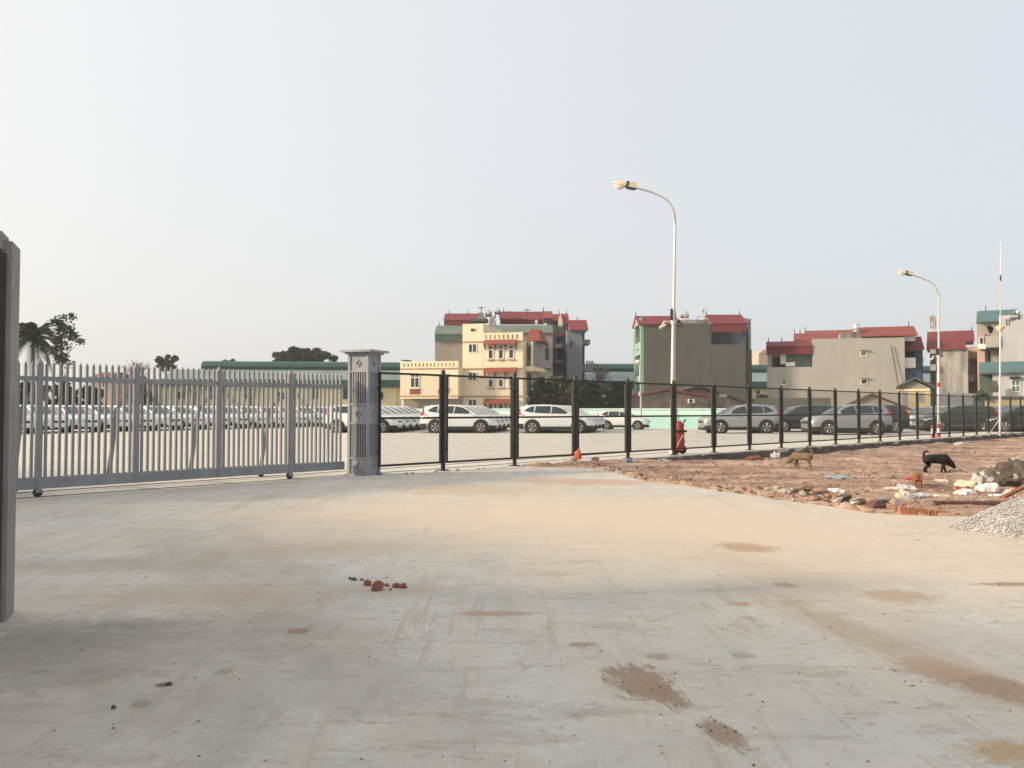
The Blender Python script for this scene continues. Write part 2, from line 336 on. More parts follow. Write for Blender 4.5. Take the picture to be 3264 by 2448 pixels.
# ------------------------------------------------------------------ ground
FP1 = G(1412, 1500)                                   # first fence post
FPn = G(2868, 1403)
FD = (FPn - FP1).normalized(); FN = Vector((FD.y, -FD.x, 0))       # along the fence, towards the camera side
BAY = (FPn - FP1).length / 12
EDGE = 0.28                                           # lot slab reaches this far in front of the posts
def fl(t, off=0.0, z=0.0):                            # t bays along the fence
    p = FP1 + FD * (t * BAY) + FN * off; return Vector((p.x, p.y, z))
# lot slab
lot_near = [fl(-60, EDGE), fl(60, EDGE)]
far = [(150, 190), (-150, 190)]
lot = MB(); poly = [(p.x, p.y) for p in lot_near] + far
lot.prism(poly, -0.16, 0.0, 'z')
ang_f = math.atan2(FD.y, FD.x)
M['lot'] = ground_mat('lot_concrete', (0.57, 0.545, 0.50), (0.66, 0.635, 0.585), (0.58, 0.51, 0.42), 0.25, (), 0.08,
    joint=[(FP1.x, FP1.y, ang_f, 3.0, 0.012), (FP1.x, FP1.y, ang_f + math.pi / 2, 3.0, 0.012)])
tag(lot.build('car_lot_slab', M['lot']), kind='structure')
# apron slabs: edge towards the dirt field measured along the photo
edge_px = [(1662, 1487), (1760, 1489), (1875, 1491), (1950, 1503), (2010, 1521), (2060, 1533), (2170, 1545), (2290, 1566), (2400, 1580), (2510, 1598), (2640, 1612), (2745, 1632), (2830, 1640), (2960, 1643), (3080, 1646), (3180, 1648), (3300, 1650)]
edge = [G(*p) for p in edge_px]
random.seed(3)
edge2 = []
for a, b in zip(edge, edge[1:]):
    n = max(2, int((b - a).length / 0.25))
    for i in range(n):
        q = a.lerp(b, i / n); edge2.append(Vector((q.x + random.uniform(-.03, .03), q.y + random.uniform(-.05, .05), 0)))
edge2.append(edge[-1]); edge2 += [Vector((14, 9.6, 0)), Vector((60, 8.0, 0))]
e0 = fl(0, EDGE + 0.012); tt = (edge2[0] - e0).dot(FD)
start = e0 + FD * tt
apron = [start] + edge2[1:] + [Vector((60, -40, 0)), Vector((-60, -40, 0))]
lft = e0 + FD * (-60)
apron.append(lft)
APRON = [(p.x, p.y) for p in apron]
def inpoly(x, y, poly):
    r = False; n = len(poly); j = n - 1
    for i in range(n):
        xi, yi = poly[i]; xj, yj = poly[j]
        if (yi > y) != (yj > y) and x < (xj - xi) * (y - yi) / (yj - yi) + xi: r = not r
        j = i
    return r
def gp(px, py, rx, ry, rot, col, amt, edge=0.25):
    g = G(px, py); return (g.x, g.y, rx, ry, rot, col, amt, edge)
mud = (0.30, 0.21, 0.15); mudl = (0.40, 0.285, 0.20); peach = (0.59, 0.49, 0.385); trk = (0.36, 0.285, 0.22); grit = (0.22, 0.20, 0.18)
patches = [gp(2800, 1770, 2.6, 1.5, 0, peach, .6, .9), gp(2300, 1640, 3.0, 1.6, 0, peach, .5, .9), gp(120, 2330, .9, .7, 0, (.25, .235, .215), .45, .6), gp(650, 1790, .40, 2.6, R(31), trk, .28, .8), gp(1080, 2100, .30, 1.7, R(31), trk, .26, .8), gp(860, 1760, .18, 2.2, R(27), trk, .28, .8), gp(2600, 1880, .35, 3.0, R(13), trk, .22, .8), gp(2900, 2080, .2, 1.6, R(15), mudl if False else (0.36, 0.27, 0.2), .55, .7), gp(330, 2060, 1.5, .8, .1, (.24, .225, .205), .50, .6), gp(900, 2200, .9, .5, .2, (.30, .28, .255), .35, .5), gp(1750, 1640, 3.2, 2.2, 0.3, peach, 0.75, 0.9), gp(2350, 1690, 2.3, 1.3, 0.0, peach, 0.6, 0.9),  # large dark lower-left patches: grey dirt and broad soft shade painted together
    gp(1500, 1560, 1.6, 1.2, -0.4, (0.46, 0.355, 0.27), 0.6, 0.5), gp(1850, 1535, 1.8, 0.9, -0.3, (0.44, 0.325, 0.24), 0.8, 0.5), gp(1130, 1640, 1.4, .6, 0, peach, .5, .8),
    gp(2045, 2175, 0.22, 0.42, 0.15, mud, 0.85, 0.16), gp(2120, 2215, 0.11, 0.30, 0.25, mud, 0.8, 0.15), gp(2305, 2340, 0.11, 0.24, 0.20, mud, 0.85, 0.13),
    gp(2095, 2092, 0.10, 0.10, 0.4, mud, 0.6, 0.2), gp(1855, 2055, 0.12, 0.08, 0.2, mud, 0.7, 0.2), gp(2370, 2088, 0.09, 0.10, 0.4, mud, 0.5, 0.2),
    gp(2380, 1745, 0.32, 0.42, 0.5, mudl, 0.9, 0.3), gp(2500, 1865, 0.12, 0.14, 0.6, mudl, 0.9, 0.25), gp(2360, 1925, 0.10, 0.10, 0.7, mudl, 0.9, 0.25), gp(2870, 1900, 0.30, 0.28, 0.4, mudl, 0.7, 0.4),
    gp(3180, 2190, 0.40, 0.22, -0.9, (0.30, 0.205, 0.14), 0.8, 0.4), gp(2980, 2130, .25, .2, -.9, mudl, .8, .4), gp(3240, 1862, 0.42, 0.10, 0.0, (0.30, 0.21, 0.15), 0.85, 0.25), gp(3240, 2400, 0.25, 0.16, 0, (0.42, 0.28, 0.15), 0.8, 0.4),
    gp(950, 2012, 0.10, 0.10, 0, (0.27, 0.18, 0.11), 0.85, 0.2), gp(1570, 1955, 0.30, 0.10, 0, mudl, 0.8, 0.3), gp(450, 2245, 0.06, 0.07, 0, mud, 0.7, 0.3),
    gp(520, 2183, 0.05, 0.05, 0, (0.10, 0.085, 0.07), 0.9, 0.25), gp(715, 2140, 0.06, 0.08, 0, (0.33, 0.22, 0.18), 0.7, 0.3), gp(1290, 1880, 0.5, 0.30, 0, (0.42, 0.33, 0.27), 0.6, 0.6),
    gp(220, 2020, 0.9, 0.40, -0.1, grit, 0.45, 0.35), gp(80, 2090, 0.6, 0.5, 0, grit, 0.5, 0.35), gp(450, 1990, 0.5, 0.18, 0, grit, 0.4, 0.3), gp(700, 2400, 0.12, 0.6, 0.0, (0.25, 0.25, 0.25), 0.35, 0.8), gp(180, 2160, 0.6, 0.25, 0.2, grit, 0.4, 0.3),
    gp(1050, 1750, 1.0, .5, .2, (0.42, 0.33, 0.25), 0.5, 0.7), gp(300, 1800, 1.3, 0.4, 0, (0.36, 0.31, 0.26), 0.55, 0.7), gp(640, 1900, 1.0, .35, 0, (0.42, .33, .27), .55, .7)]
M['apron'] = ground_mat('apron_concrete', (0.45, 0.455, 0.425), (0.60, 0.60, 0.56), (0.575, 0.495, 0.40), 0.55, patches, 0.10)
ja = G(2300, 1960); jb = G(3100, 2440); jd = (jb - ja).normalized()
ap = empty('apron'); tag(ap, kind='structure')
for sgn in (1, -1):                                    # two cast slabs that meet in a sawn joint
    me = bpy.data.meshes.new('slab'); bm = bmesh.new()
    vs = [bm.verts.new((x, y, 0)) for x, y in APRON]; f = bm.faces.new(vs)
    nrm = Vector((jd.y, -jd.x, 0)) * sgn
    bmesh.ops.bisect_plane(bm, geom=bm.verts[:] + bm.edges[:] + bm.faces[:], plane_co=ja - nrm * -0.0009, plane_no=nrm, clear_inner=True)
    bmesh.ops.triangulate(bm, faces=bm.faces[:])
    r = bmesh.ops.extrude_face_region(bm, geom=bm.faces[:])
    for v in [g for g in r['geom'] if isinstance(g, bmesh.types.BMVert)]: v.co.z = -0.12
    bmesh.ops.recalc_face_normals(bm, faces=bm.faces[:])
    bm.to_mesh(me); bm.free(); me.materials.append(M['apron']); link('slab', me, ap)
# deep ground and village ground
g = MB(); g.add([(-300, -100, -0.6), (300, -100, -0.6), (300, 320, -0.6), (-300, 320, -0.6)], [(0, 1, 2, 3)])
tag(g.build('ground', M['soil']), kind='structure')
g = MB(); g.add([(-295, 60, -0.18), (295, 60, -0.18), (295, 315, -0.18), (-295, 315, -0.18)], [(0, 1, 2, 3)])
tag(g.build('village_ground', M['soil']), kind='structure')
# dirt field
from mathutils import noise as mn
def smooth(a, b, x):
    t = max(0.0, min(1.0, (x - a) / (b - a))); return t * t * (3 - 2 * t)
def dirt_h(x, y):
    rel = Vector((x, y, 0)) - FP1; d = rel.dot(FN) - EDGE; t = rel.dot(FD) / BAY
    deep = 0.46 * smooth(2.2, 6.0, t)
    h = -0.03 + 0.075 * smooth(5.5, 1.5, t)
    h += 0.065 * mn.fractal(Vector((x * 1.1, y * 1.1, 0)), 1.0, 2.2, 4) + 0.03 * mn.fractal(Vector((x * 5, y * 5, 3)), 1.0, 2.0, 3)
    ditch = smooth(2.6, 0.9, d)
    h -= deep * ditch
    h += deep * 0.2 * smooth(0.5, 0.03, d)
    h += 0.10 * smooth(0.6, .25, abs(d - 2.3)) * smooth(4, 7, t) * (0.5 + mn.noise(Vector((x * .8, y * .8, 9))))
    return min(h, 0.02 + 0.05)
xs = []; x = -2.5
while x < 62: xs.append(x); x += 0.11 if x < 15 else (0.22 if x < 26 else 0.6)
ys = []; y = 8.0
while y < 75: ys.append(y); y += 0.10 if y < 16 else (0.15 if y < 26 else (0.3 if y < 40 else 0.8))
vv = []; ff = []
for yy in ys:
    for xx in xs:
        ins = inpoly(xx, yy, APRON); rel = (Vector((xx, yy, 0)) - FP1).dot(FN)
        z = dirt_h(xx, yy)
        if ins: z = min(z, -0.06) - 0.05
        if rel < EDGE - 0.02: z = min(z, -0.10) - 0.05
        vv.append((xx, yy, z))
nx = len(xs)
for j in range(len(ys) - 1):
    for i in range(nx - 1):
        cx_, cy_ = (xs[i] + xs[i + 1]) / 2, (ys[j] + ys[j + 1]) / 2
        if (Vector((cx_, cy_, 0)) - FP1).dot(FN) < EDGE - 1.2: continue
        a = j * nx + i; ff.append((a, a + 1, a + 1 + nx, a + nx))
def dirt_mat():
    m = bpy.data.materials.new('dirt_field'); m.use_nodes = True; t = m.node_tree; N = t.nodes; L = t.links; b = N['Principled BSDF']
    b.inputs['Roughness'].default_value = 0.96; b.inputs['Specular IOR Level'].default_value = 0.1
    tc = N.new('ShaderNodeTexCoord')
    def ns(s, d=7, r=0.65, st=(1, 1, 1)):
        mp = N.new('ShaderNodeMapping'); mp.inputs['Scale'].default_value = st; L.new(tc.outputs['Object'], mp.inputs[0])
        n = N.new('ShaderNodeTexNoise'); n.inputs['Scale'].default_value = s; n.inputs['Detail'].default_value = d; n.inputs['Roughness'].default_value = r; L.new(mp.outputs[0], n.inputs['Vector']); return n.outputs['Fac']
    def rp(f, els):
        r = N.new('ShaderNodeValToRGB'); r.color_ramp.elements[0].position = els[0][0]; r.color_ramp.elements[0].color = (*els[0][1], 1)
        r.color_ramp.elements[1].position = els[-1][0]; r.color_ramp.elements[1].color = (*els[-1][1], 1)
        for p, c in els[1:-1]: e = r.color_ramp.elements.new(p); e.color = (*c, 1)
        L.new(f, r.inputs[0]); return r.outputs[0]
    c = rp(ns(0.6), [(0.34, (0.24, 0.15, 0.115)), (0.5, (0.42, 0.295, 0.225)), (0.66, (0.56, 0.43, 0.345))])
    c2 = rp(ns(5.0, 8, 0.75), [(0.28, (0.62, 0.58, 0.56)), (0.5, (1, 1, 1)), (0.68, (1.15, 1.12, 1.1))])
    x = N.new('ShaderNodeMix'); x.data_type = 'RGBA'; x.blend_type = 'MULTIPLY'; x.inputs[0].default_value = 1; L.new(c, x.inputs[6]); L.new(c2, x.inputs[7])
    mpf = N.new('ShaderNodeMapping'); mpf.inputs['Rotation'].default_value = (0, 0, -ang_f); mpf.inputs['Scale'].default_value = (.22, 1.5, 1); L.new(tc.outputs['Object'], mpf.inputs[0])
    nf = N.new('ShaderNodeTexNoise'); nf.inputs['Scale'].default_value = 1.0; nf.inputs['Detail'].default_value = 9; nf.inputs['Roughness'].default_value = .75; L.new(mpf.outputs[0], nf.inputs['Vector'])
    cf = rp(nf.outputs['Fac'], [(.36, (.52, .46, .44)), (.5, (.95, .95, .95)), (.64, (1.14, 1.14, 1.14))])
    xf = N.new('ShaderNodeMix'); xf.data_type = 'RGBA'; xf.blend_type = 'MULTIPLY'; xf.inputs[0].default_value = 1; L.new(x.outputs[2], xf.inputs[6]); L.new(cf, xf.inputs[7]); x = xf
    k = rp(ns(9.0, 5, 0.7, (0.7, 1.2, 1)), [(0.60, (0, 0, 0)), (0.68, (0.85, 0.85, 0.85))])
    x2 = N.new('ShaderNodeMix'); x2.data_type = 'RGBA'; L.new(k, x2.inputs[0]); L.new(x.outputs[2], x2.inputs[6]); x2.inputs[7].default_value = (0.50, 0.40, 0.33, 1)
    L.new(x2.outputs[2], b.inputs['Base Color'])
    bp = N.new('ShaderNodeBump'); bp.inputs['Strength'].default_value = 0.9; bp.inputs['Distance'].default_value = 0.04; L.new(ns(14, 6, 0.7), bp.inputs['Height']); L.new(bp.outputs[0], b.inputs['Normal'])
    return m
M['dirt'] = dirt_mat()
me = bpy.data.meshes.new('dirt_field'); me.from_pydata(vv, [], ff); me.materials.append(M['dirt'])
me.polygons.foreach_set('use_smooth', [True] * len(me.polygons))
bm = bmesh.new(); bm.from_mesh(me); loose = [v for v in bm.verts if not v.link_faces]; bmesh.ops.delete(bm, geom=loose, context='VERTS'); bm.to_mesh(me); bm.free()
tag(link('dirt_field', me), kind='structure')

# dark earth bank below the slab edge
M['bank'] = mat('bank_earth', (0.115, 0.088, 0.068), 0.97, 0, 0.45, 1.3, 1.0, 18, col2=(0.055, 0.055, 0.040))
mb = MB(); nt_ = 240
for i in range(nt_):
    t = 2.0 + 26 * i / (nt_ - 1)
    for j, (d_, zf) in enumerate(((-.02, .0), (.03, .05), (.10, .30), (.17, .60), (.26, .95), (.45, 1.25))):
        p = fl(t, EDGE + d_); nz = mn.fractal(Vector((p.x * 2.2, p.y * 2.2, j * .7)), 1, 2.1, 3)
        dep = .02 + .44 * smooth(2.0, 6.0, t); q_ = p + FN * (.11 * nz); mb.v.append((q_.x, q_.y, -.03 - dep * zf + (.075 * nz if j else 0)))
for i in range(nt_ - 1):
    for j in range(5): a_ = i * 6 + j; mb.f.append((a_, a_ + 1, a_ + 7, a_ + 6))
tag(mb.build('fence_bank', M['bank'], None, 60), kind='structure')

# ------------------------------------------------------------------ chain-link fence
fence = empty('chain_link_fence', fl(0), ang_f)
tag(fence, 'long black steel mesh fence running from the gate pillar into the distance', 'fence')
FH = 2.20
post = MB().tube([(0, 0, 0), (0, 0, FH - .04), (0, 0, FH)], [0.05, 0.05, 0.035], 12)
post.box(-.10, .10, -.10, .10, 0.001, 0.02)
pm = post.mesh('post', M['black_steel'], 40)
fr = MB(); x0, x1, z0, z1, q = 0.085, BAY - 0.085, 0.16, 2.10, 0.022
fr.box(x0, x0 + 2 * q, -q, q, z0, z1); fr.box(x1 - 2 * q, x1, -q, q, z0, z1)
fr.box(x0 + 2 * q, x1 - 2 * q, -q, q, z0, z0 + 2 * q); fr.box(x0 + 2 * q, x1 - 2 * q, -q, q, z1 - 2 * q, z1); fr.box(x0 + 2 * q, x1 - 2 * q, -q, q, 1.13, 1.13 + 2 * q)
for zz in (0.45, 1.75):
    fr.box(0.03, x0, -.012, .012, zz, zz + .04); fr.box(x1, BAY - .03, -.012, .012, zz, zz + .04)
fm = fr.mesh('panel_frame', M['black_steel'])
wr = MB(); wz0, wz1 = z0 + 2 * q, z1 - 2 * q; wx0, wx1 = x0 + 2 * q, x1 - 2 * q; pit = 0.060; rr = 0.0017; hgt = wz1 - wz0
for s_ in (1, -1):
    k = wx0 - hgt
    while k < wx1 + hgt:
        a = (k, wz0); b = (k + s_ * hgt, wz1)
        pts = []
        for (xx, zz) in (a, b):
            pts.append([xx, zz])
        def clip(p, o_):
            if p[0] < wx0: f_ = (wx0 - p[0]) / (o_[0] - p[0]) if o_[0] != p[0] else 0; return [wx0, p[1] + (o_[1] - p[1]) * f_]
            if p[0] > wx1: f_ = (wx1 - p[0]) / (o_[0] - p[0]); return [wx1, p[1] + (o_[1] - p[1]) * f_]
            return p
        if not (max(a[0], b[0]) <= wx0 or min(a[0], b[0]) >= wx1):
            p0, p1 = clip(pts[0], pts[1]), clip(pts[1], pts[0])
            if p1[1] > p0[1]:
                ns_ = max(1, int((p1[1] - p0[1]) / .13))
                for q_ in range(ns_): wr.tube([(p0[0] + (p1[0] - p0[0]) * t_, s_ * 0.002, p0[1] + (p1[1] - p0[1]) * t_) for t_ in (q_ / ns_, (q_ + 1) / ns_)], rr, 3, False)
        k += pit
wm = wr.mesh('wire_mesh', M['mesh_wire'])
NP = 27
for i in range(NP):
    link('post', pm, fence, (i * BAY, 0, 0))
for i in range(-1, NP - 1):
    o = link('panel_frame', fm, fence, (i * BAY, 0, 0)); link('wire_mesh', wm, o)
    if i < 0: o.scale.x = 0.80; o.location.x = -0.80 * BAY

# ------------------------------------------------------------------ gate pillar
c0 = G(1172, 1517); TH = R(23); PS = 0.485
pil = empty('gate_pillar', (c0.x, c0.y, 0), -TH)      # local: near corner at origin, left face along -x, right face along +y
tag(pil, 'square grey steel gate pillar with barred openings, diamond and ring ornaments', 'pillar')
b = MB(); e = 0.055
for (px_, py_) in ((-e, 0), (-PS, 0), (-e, PS - e), (-PS, PS - e)): pass
for (a0, a1, b0, b1) in ((-e, 0, 0, e), (-PS, -PS + e, 0, e), (-e, 0, PS - e, PS), (-PS, -PS + e, PS - e, PS)):
    k = MB().box(a0, a1, b0, b1, 0.0, 2.455); k.build('corner_post', M['pillar_paint'], pil)
rails = [(0.0, 0.025), (0.335, 0.37), (1.03, 1.065), (1.415, 1.45), (2.08, 2.115), (2.42, 2.455)]
def on_face(face, mb, u0, u1, d0, d1, z0, z1):
    # u along the face 0..PS from the near corner, d depth inward from the outer surface
    if face == 0: mb.box(-u1, -u0, d0, d1, z0, z1)
    elif face == 1: mb.box(-d1, -d0, u0, u1, z0, z1)
    elif face == 2: mb.box(-u1, -u0, PS - d1, PS - d0, z0, z1)
    else: mb.box(-PS + d0, -PS + d1, u0, u1, z0, z1)
def poly_face(face, mb, pts, d0, d1):
    if face == 0: mb.prism([(-u, z) for u, z in pts], d0, d1, 'y')
    else: mb.prism([(u, z) for u, z in pts], -d1, -d0, 'x')
for face in range(4):
    k = MB()
    for z0, z1 in rails: on_face(face, k, e, PS - e, 0.004, 0.045, z0, z1)
    k.build('rail', M['pillar_paint'], pil)
    for (z0, z1) in ((0.025, 0.335), (1.065, 1.415), (2.115, 2.42)):
        k = MB(); on_face(face, k, e, PS - e, 0.022, 0.03, z0, z1); pan = k.build('panel', M['pillar_paint'], pil)
        if face < 2:
            zc = (z0 + z1) / 2; k = MB()
            if z0 < 1 or z0 > 2:
                hs, vsz, th_ = 0.058, 0.072, 0.016
                pts = [(0, -vsz), (hs, 0), (0, vsz), (-hs, 0)]
                for i in range(4):
                    a, c_ = pts[i], pts[(i + 1) % 4]; f_ = 0.66
                    poly_face(face, k, [(PS / 2 + a[0], zc + a[1]), (PS / 2 + c_[0], zc + c_[1]), (PS / 2 + c_[0] * f_, zc + c_[1] * f_), (PS / 2 + a[0] * f_, zc + a[1] * f_)], 0.002, 0.022)
                k.build('diamond_ornament', M['pillar_paint'], pan)
            else:
                for i in range(16):
                    a0, a1 = 2 * math.pi * i / 16, 2 * math.pi * (i + 1) / 16
                    poly_face(face, k, [(PS / 2 + r_ * math.cos(t_), zc + r_ * math.sin(t_)) for r_, t_ in ((0.058, a0), (0.058, a1), (0.036, a1), (0.036, a0))], 0.002, 0.022)
                k.build('ring_ornament', M['pillar_paint'], pan)
    for (z0, z1) in ((0.37, 1.03), (1.45, 2.08)):
        for i in range(6):
            u = e + (PS - 2 * e) * (i + 0.9) / 6.8
            k = MB(); on_face(face, k, u - 0.011, u + 0.011, 0.012, 0.034, z0, z1); k.build('bar', M['pillar_paint'], pil)
MB().box(-PS + .13, -.13, .13, PS - .13, 0.0, 2.455).build('core', M['dark_metal'], pil)
k = MB().box(-PS - .045, .045, -.045, PS + .045, 2.455, 2.49); k.build('cap_moulding', M['pillar_paint'], pil)
k = MB().box(-PS - .12, .12, -.12, PS + .12, 2.49, 2.535); k.build('cap', M['pillar_paint'], pil)
for (xx, yy) in ((-PS - .03, .1), (.03, PS - .1)):
    MB().box(xx - .05, xx + .05, yy - .05, yy + .05, 0.0, 0.02).build('base_plate', M['dark_metal'], pil)

# ------------------------------------------------------------------ sliding gate
W1 = G(120, 1585); W2 = G(923, 1528); GD = (W2 - W1).normalized(); GL = (W2 - W1).length
gate = empty('sliding_gate', (W1.x, W1.y, 0), math.atan2(GD.y, GD.x))   # local x along, +y to the lot side
tag(gate, 'long grey picket sliding gate on wheels, behind the grey pillar', 'gate')
bay = GL / 3; PT = 2.06
xL, xR = -bay * 1.4, GL + bay * 0.86
k = MB().box(xL, xR, -0.03, 0.03, 0.125, 0.285); k.build('bottom_rail', M['gate_paint'], gate)
k = MB().box(xL, xR, -0.022, 0.022, 1.755, 1.825); k.build('top_rail', M['gate_paint'], gate)
pk = MB(); hw = 0.0185
pk.box(-hw, hw, -hw, hw, 0, 1.72)
pk.add([(-hw, -hw, 1.72), (hw, -hw, 1.72), (hw, hw, 1.72), (-hw, hw, 1.72), (0, 0, 1.775)], [(0, 1, 4), (1, 2, 4), (2, 3, 4), (3, 0, 4)])
pkm = pk.mesh('picket', M['gate_paint'])
mp_ = MB(); hw2 = 0.042
mp_.box(-hw2, hw2, -0.04, 0.04, 0.125, 2.02); mp_.add([(-hw2, -.04, 2.02), (hw2, -.04, 2.02), (hw2, .04, 2.02), (-hw2, .04, 2.02), (0, 0, 2.10)], [(0, 1, 4), (1, 2, 4), (2, 3, 4), (3, 0, 4)])
mpm = mp_.mesh('gate_post', M['gate_paint'])
for i in range(-1, 4): link('gate_post', mpm, gate, (i * bay, 0, 0))
for i in range(-2, 4):
    for j in range(1, 15):
        x_ = i * bay + j * bay / 15
        if xL + .03 < x_ < xR - .02: link('picket', pkm, gate, (x_, 0, 0.285))
whl = MB().lathe([(0.02, -.028), (0.066, -.022), (0.070, -.012), (0.060, 0), (0.070, .012), (0.066, .022), (0.02, .028)], 18, 'y', (0, 0, 0.074))
whm = whl.mesh('wheel', M['dark_metal'], 40)
wbk = MB().box(-.045, .045, -.042, -.030, .07, .125).box(-.045, .045, .030, .042, .07, .125).mesh('wheel_bracket', M['gate_paint'])
RB = 0.95
for i in range(-1, 4):
    for (dx, dy) in (((0, 0), (0, RB)) if i in (0, 3) else ()):
        o = link('wheel', whm, gate, (i * bay + dx, dy, 0)); link('wheel_bracket', wbk, o)
    k = MB()      # rear bracing frame
    xx = i * bay
    k.box(xx - .025, xx + .025, 0.03, RB + .05, 0.125, 0.18)
    k.build('rear_beam', M['gate_paint'], gate)
    k = MB(); k.tube([(xx, RB, 0.18), (xx, RB - .28, 1.35)], 0.042, 4); k.build('rear_strut', M['gate_paint'], gate)
    k = MB(); k.tube([(xx, RB - .28, 1.33), (xx, 0.04, 1.74)], 0.04, 4); k.build('rear_brace', M['gate_paint'], gate)
k = MB().box(xL, xR, RB - .03, RB + .03, 0.18, 0.235); k.build('rear_rail', M['gate_paint'], gate)
# ground track for the gate
tr = MB(); m4 = Matrix.Translation((W1.x, W1.y, 0)) @ Matrix.Rotation(math.atan2(GD.y, GD.x), 4, 'Z')
tr.box(-9, GL + 14, -0.012, 0.012, 0.002, 0.010, m4); tr.box(-9, GL + 14, RB - .012, RB + .012, 0.002, 0.010, m4)
tag(tr.build('gate_track', M['dark_metal']), 'two thin steel tracks set in the ground under the sliding gate', 'gate track')

# ------------------------------------------------------------------ concrete wall at the left edge
wl = empty('concrete_wall', (G(18, 1983).x, G(18, 1983).y, 0), R(21.5))
tag(wl, 'rough grey concrete wall end with a coping, cut by the left picture edge', 'wall')
k = MB().box(-4.0, 0, 0, 0.31, 0, 2.36); k.build('wall_body', M['cement'], wl)
MB().box(-4.0, -0.03, -0.03, -0.002, 0.0, 2.28).build('dark_sheet', M['dark_metal'], wl)  # dark sheet added over the front face to make it darker
k = MB().box(-4.0, -0.05, -0.06, 0.20, 2.30, 2.41); k.build('coping', M['cement'], wl)
# building behind the camera, to the left, whose long shade lies over the foreground
nv = Vector((0.73, 0.68, 0)); dv = Vector((0.68, -0.73, 0))
HB = 6.0; off = 5.0 - (HB / math.tan(SUN_EL)) * -(nv.x * SUN_H.x + nv.y * SUN_H.y)
bb = empty('unseen_building', nv * off, math.atan2(nv.y, nv.x))
tag(bb, 'plain cement building standing out of view behind the photographer', 'building')
MB().box(-12, 0, -30, 30, 0, HB - .3).build('wall', M['cement'], bb)
MB().box(-12.4, 0.3, -30.4, 30.4, HB - .3, HB).build('roof', M['roof_grey_green'], bb)

# ------------------------------------------------------------------ parked cars
def interp(tab, f, c):
    for a, b_ in zip(tab, tab[1:]):
        if a[0] <= f <= b_[0]:
            t = (f - a[0]) / (b_[0] - a[0]); return a[c] + (b_[c] - a[c]) * t
    return tab[0][c] if f < tab[0][0] else tab[-1][c]
LOW = [(0.00,.34,.66,.60),(0.04,.28,.78,.72),(0.12,.25,.88,.81),(0.25,.23,.945,.865),(0.5,.21,.99,.90),(0.9,.20,1.035,.92),(1.25,.20,1.075,.925),(2.0,.20,1.09,.928),(3.0,.20,1.12,.928),(3.7,.20,1.15,.92),(4.1,.22,1.165,.90),(4.35,.26,1.15,.865),(4.5,.32,1.08,.81),(4.58,.42,.92,.70)]
TOP = [(1.02,1.05,1.085,.80,.76),(1.25,1.055,1.20,.815,.735),(1.5,1.06,1.345,.83,.705),(1.75,1.06,1.475,.84,.68),(1.98,1.07,1.575,.846,.655),(2.2,1.075,1.635,.85,.64),(2.6,1.09,1.672,.85,.632),(3.1,1.10,1.68,.85,.63),(3.6,1.12,1.66,.845,.622),(4.05,1.14,1.615,.82,.605),(4.3,1.14,1.575,.80,.59),(4.37,1.14,1.46,.785,.60),(4.44,1.13,1.30,.765,.64),(4.52,1.10,1.12,.74,.70)]
CL = 4.58
def cx(f): return CL / 2 - f
def side_y(f, z):
    zb, zt, wb, wt = (interp(TOP, f, i) for i in (1, 2, 3, 4)); t = max(0, min(1, (z - zb) / max(.01, zt - .06 - zb))); return wb + (wt - wb) * t
def loft(mb, secs):
    n = len(secs[0]); base = len(mb.v)
    for s_ in secs: mb.v += s_
    for i in range(len(secs) - 1):
        for k_ in range(n - 1):
            a = base + i * n + k_; mb.f.append((a, a + 1, a + 1 + n, a + n))
    mb.f.append(tuple(base + k_ for k_ in range(n))); mb.f.append(tuple(base + (len(secs) - 1) * n + k_ for k_ in range(n)))
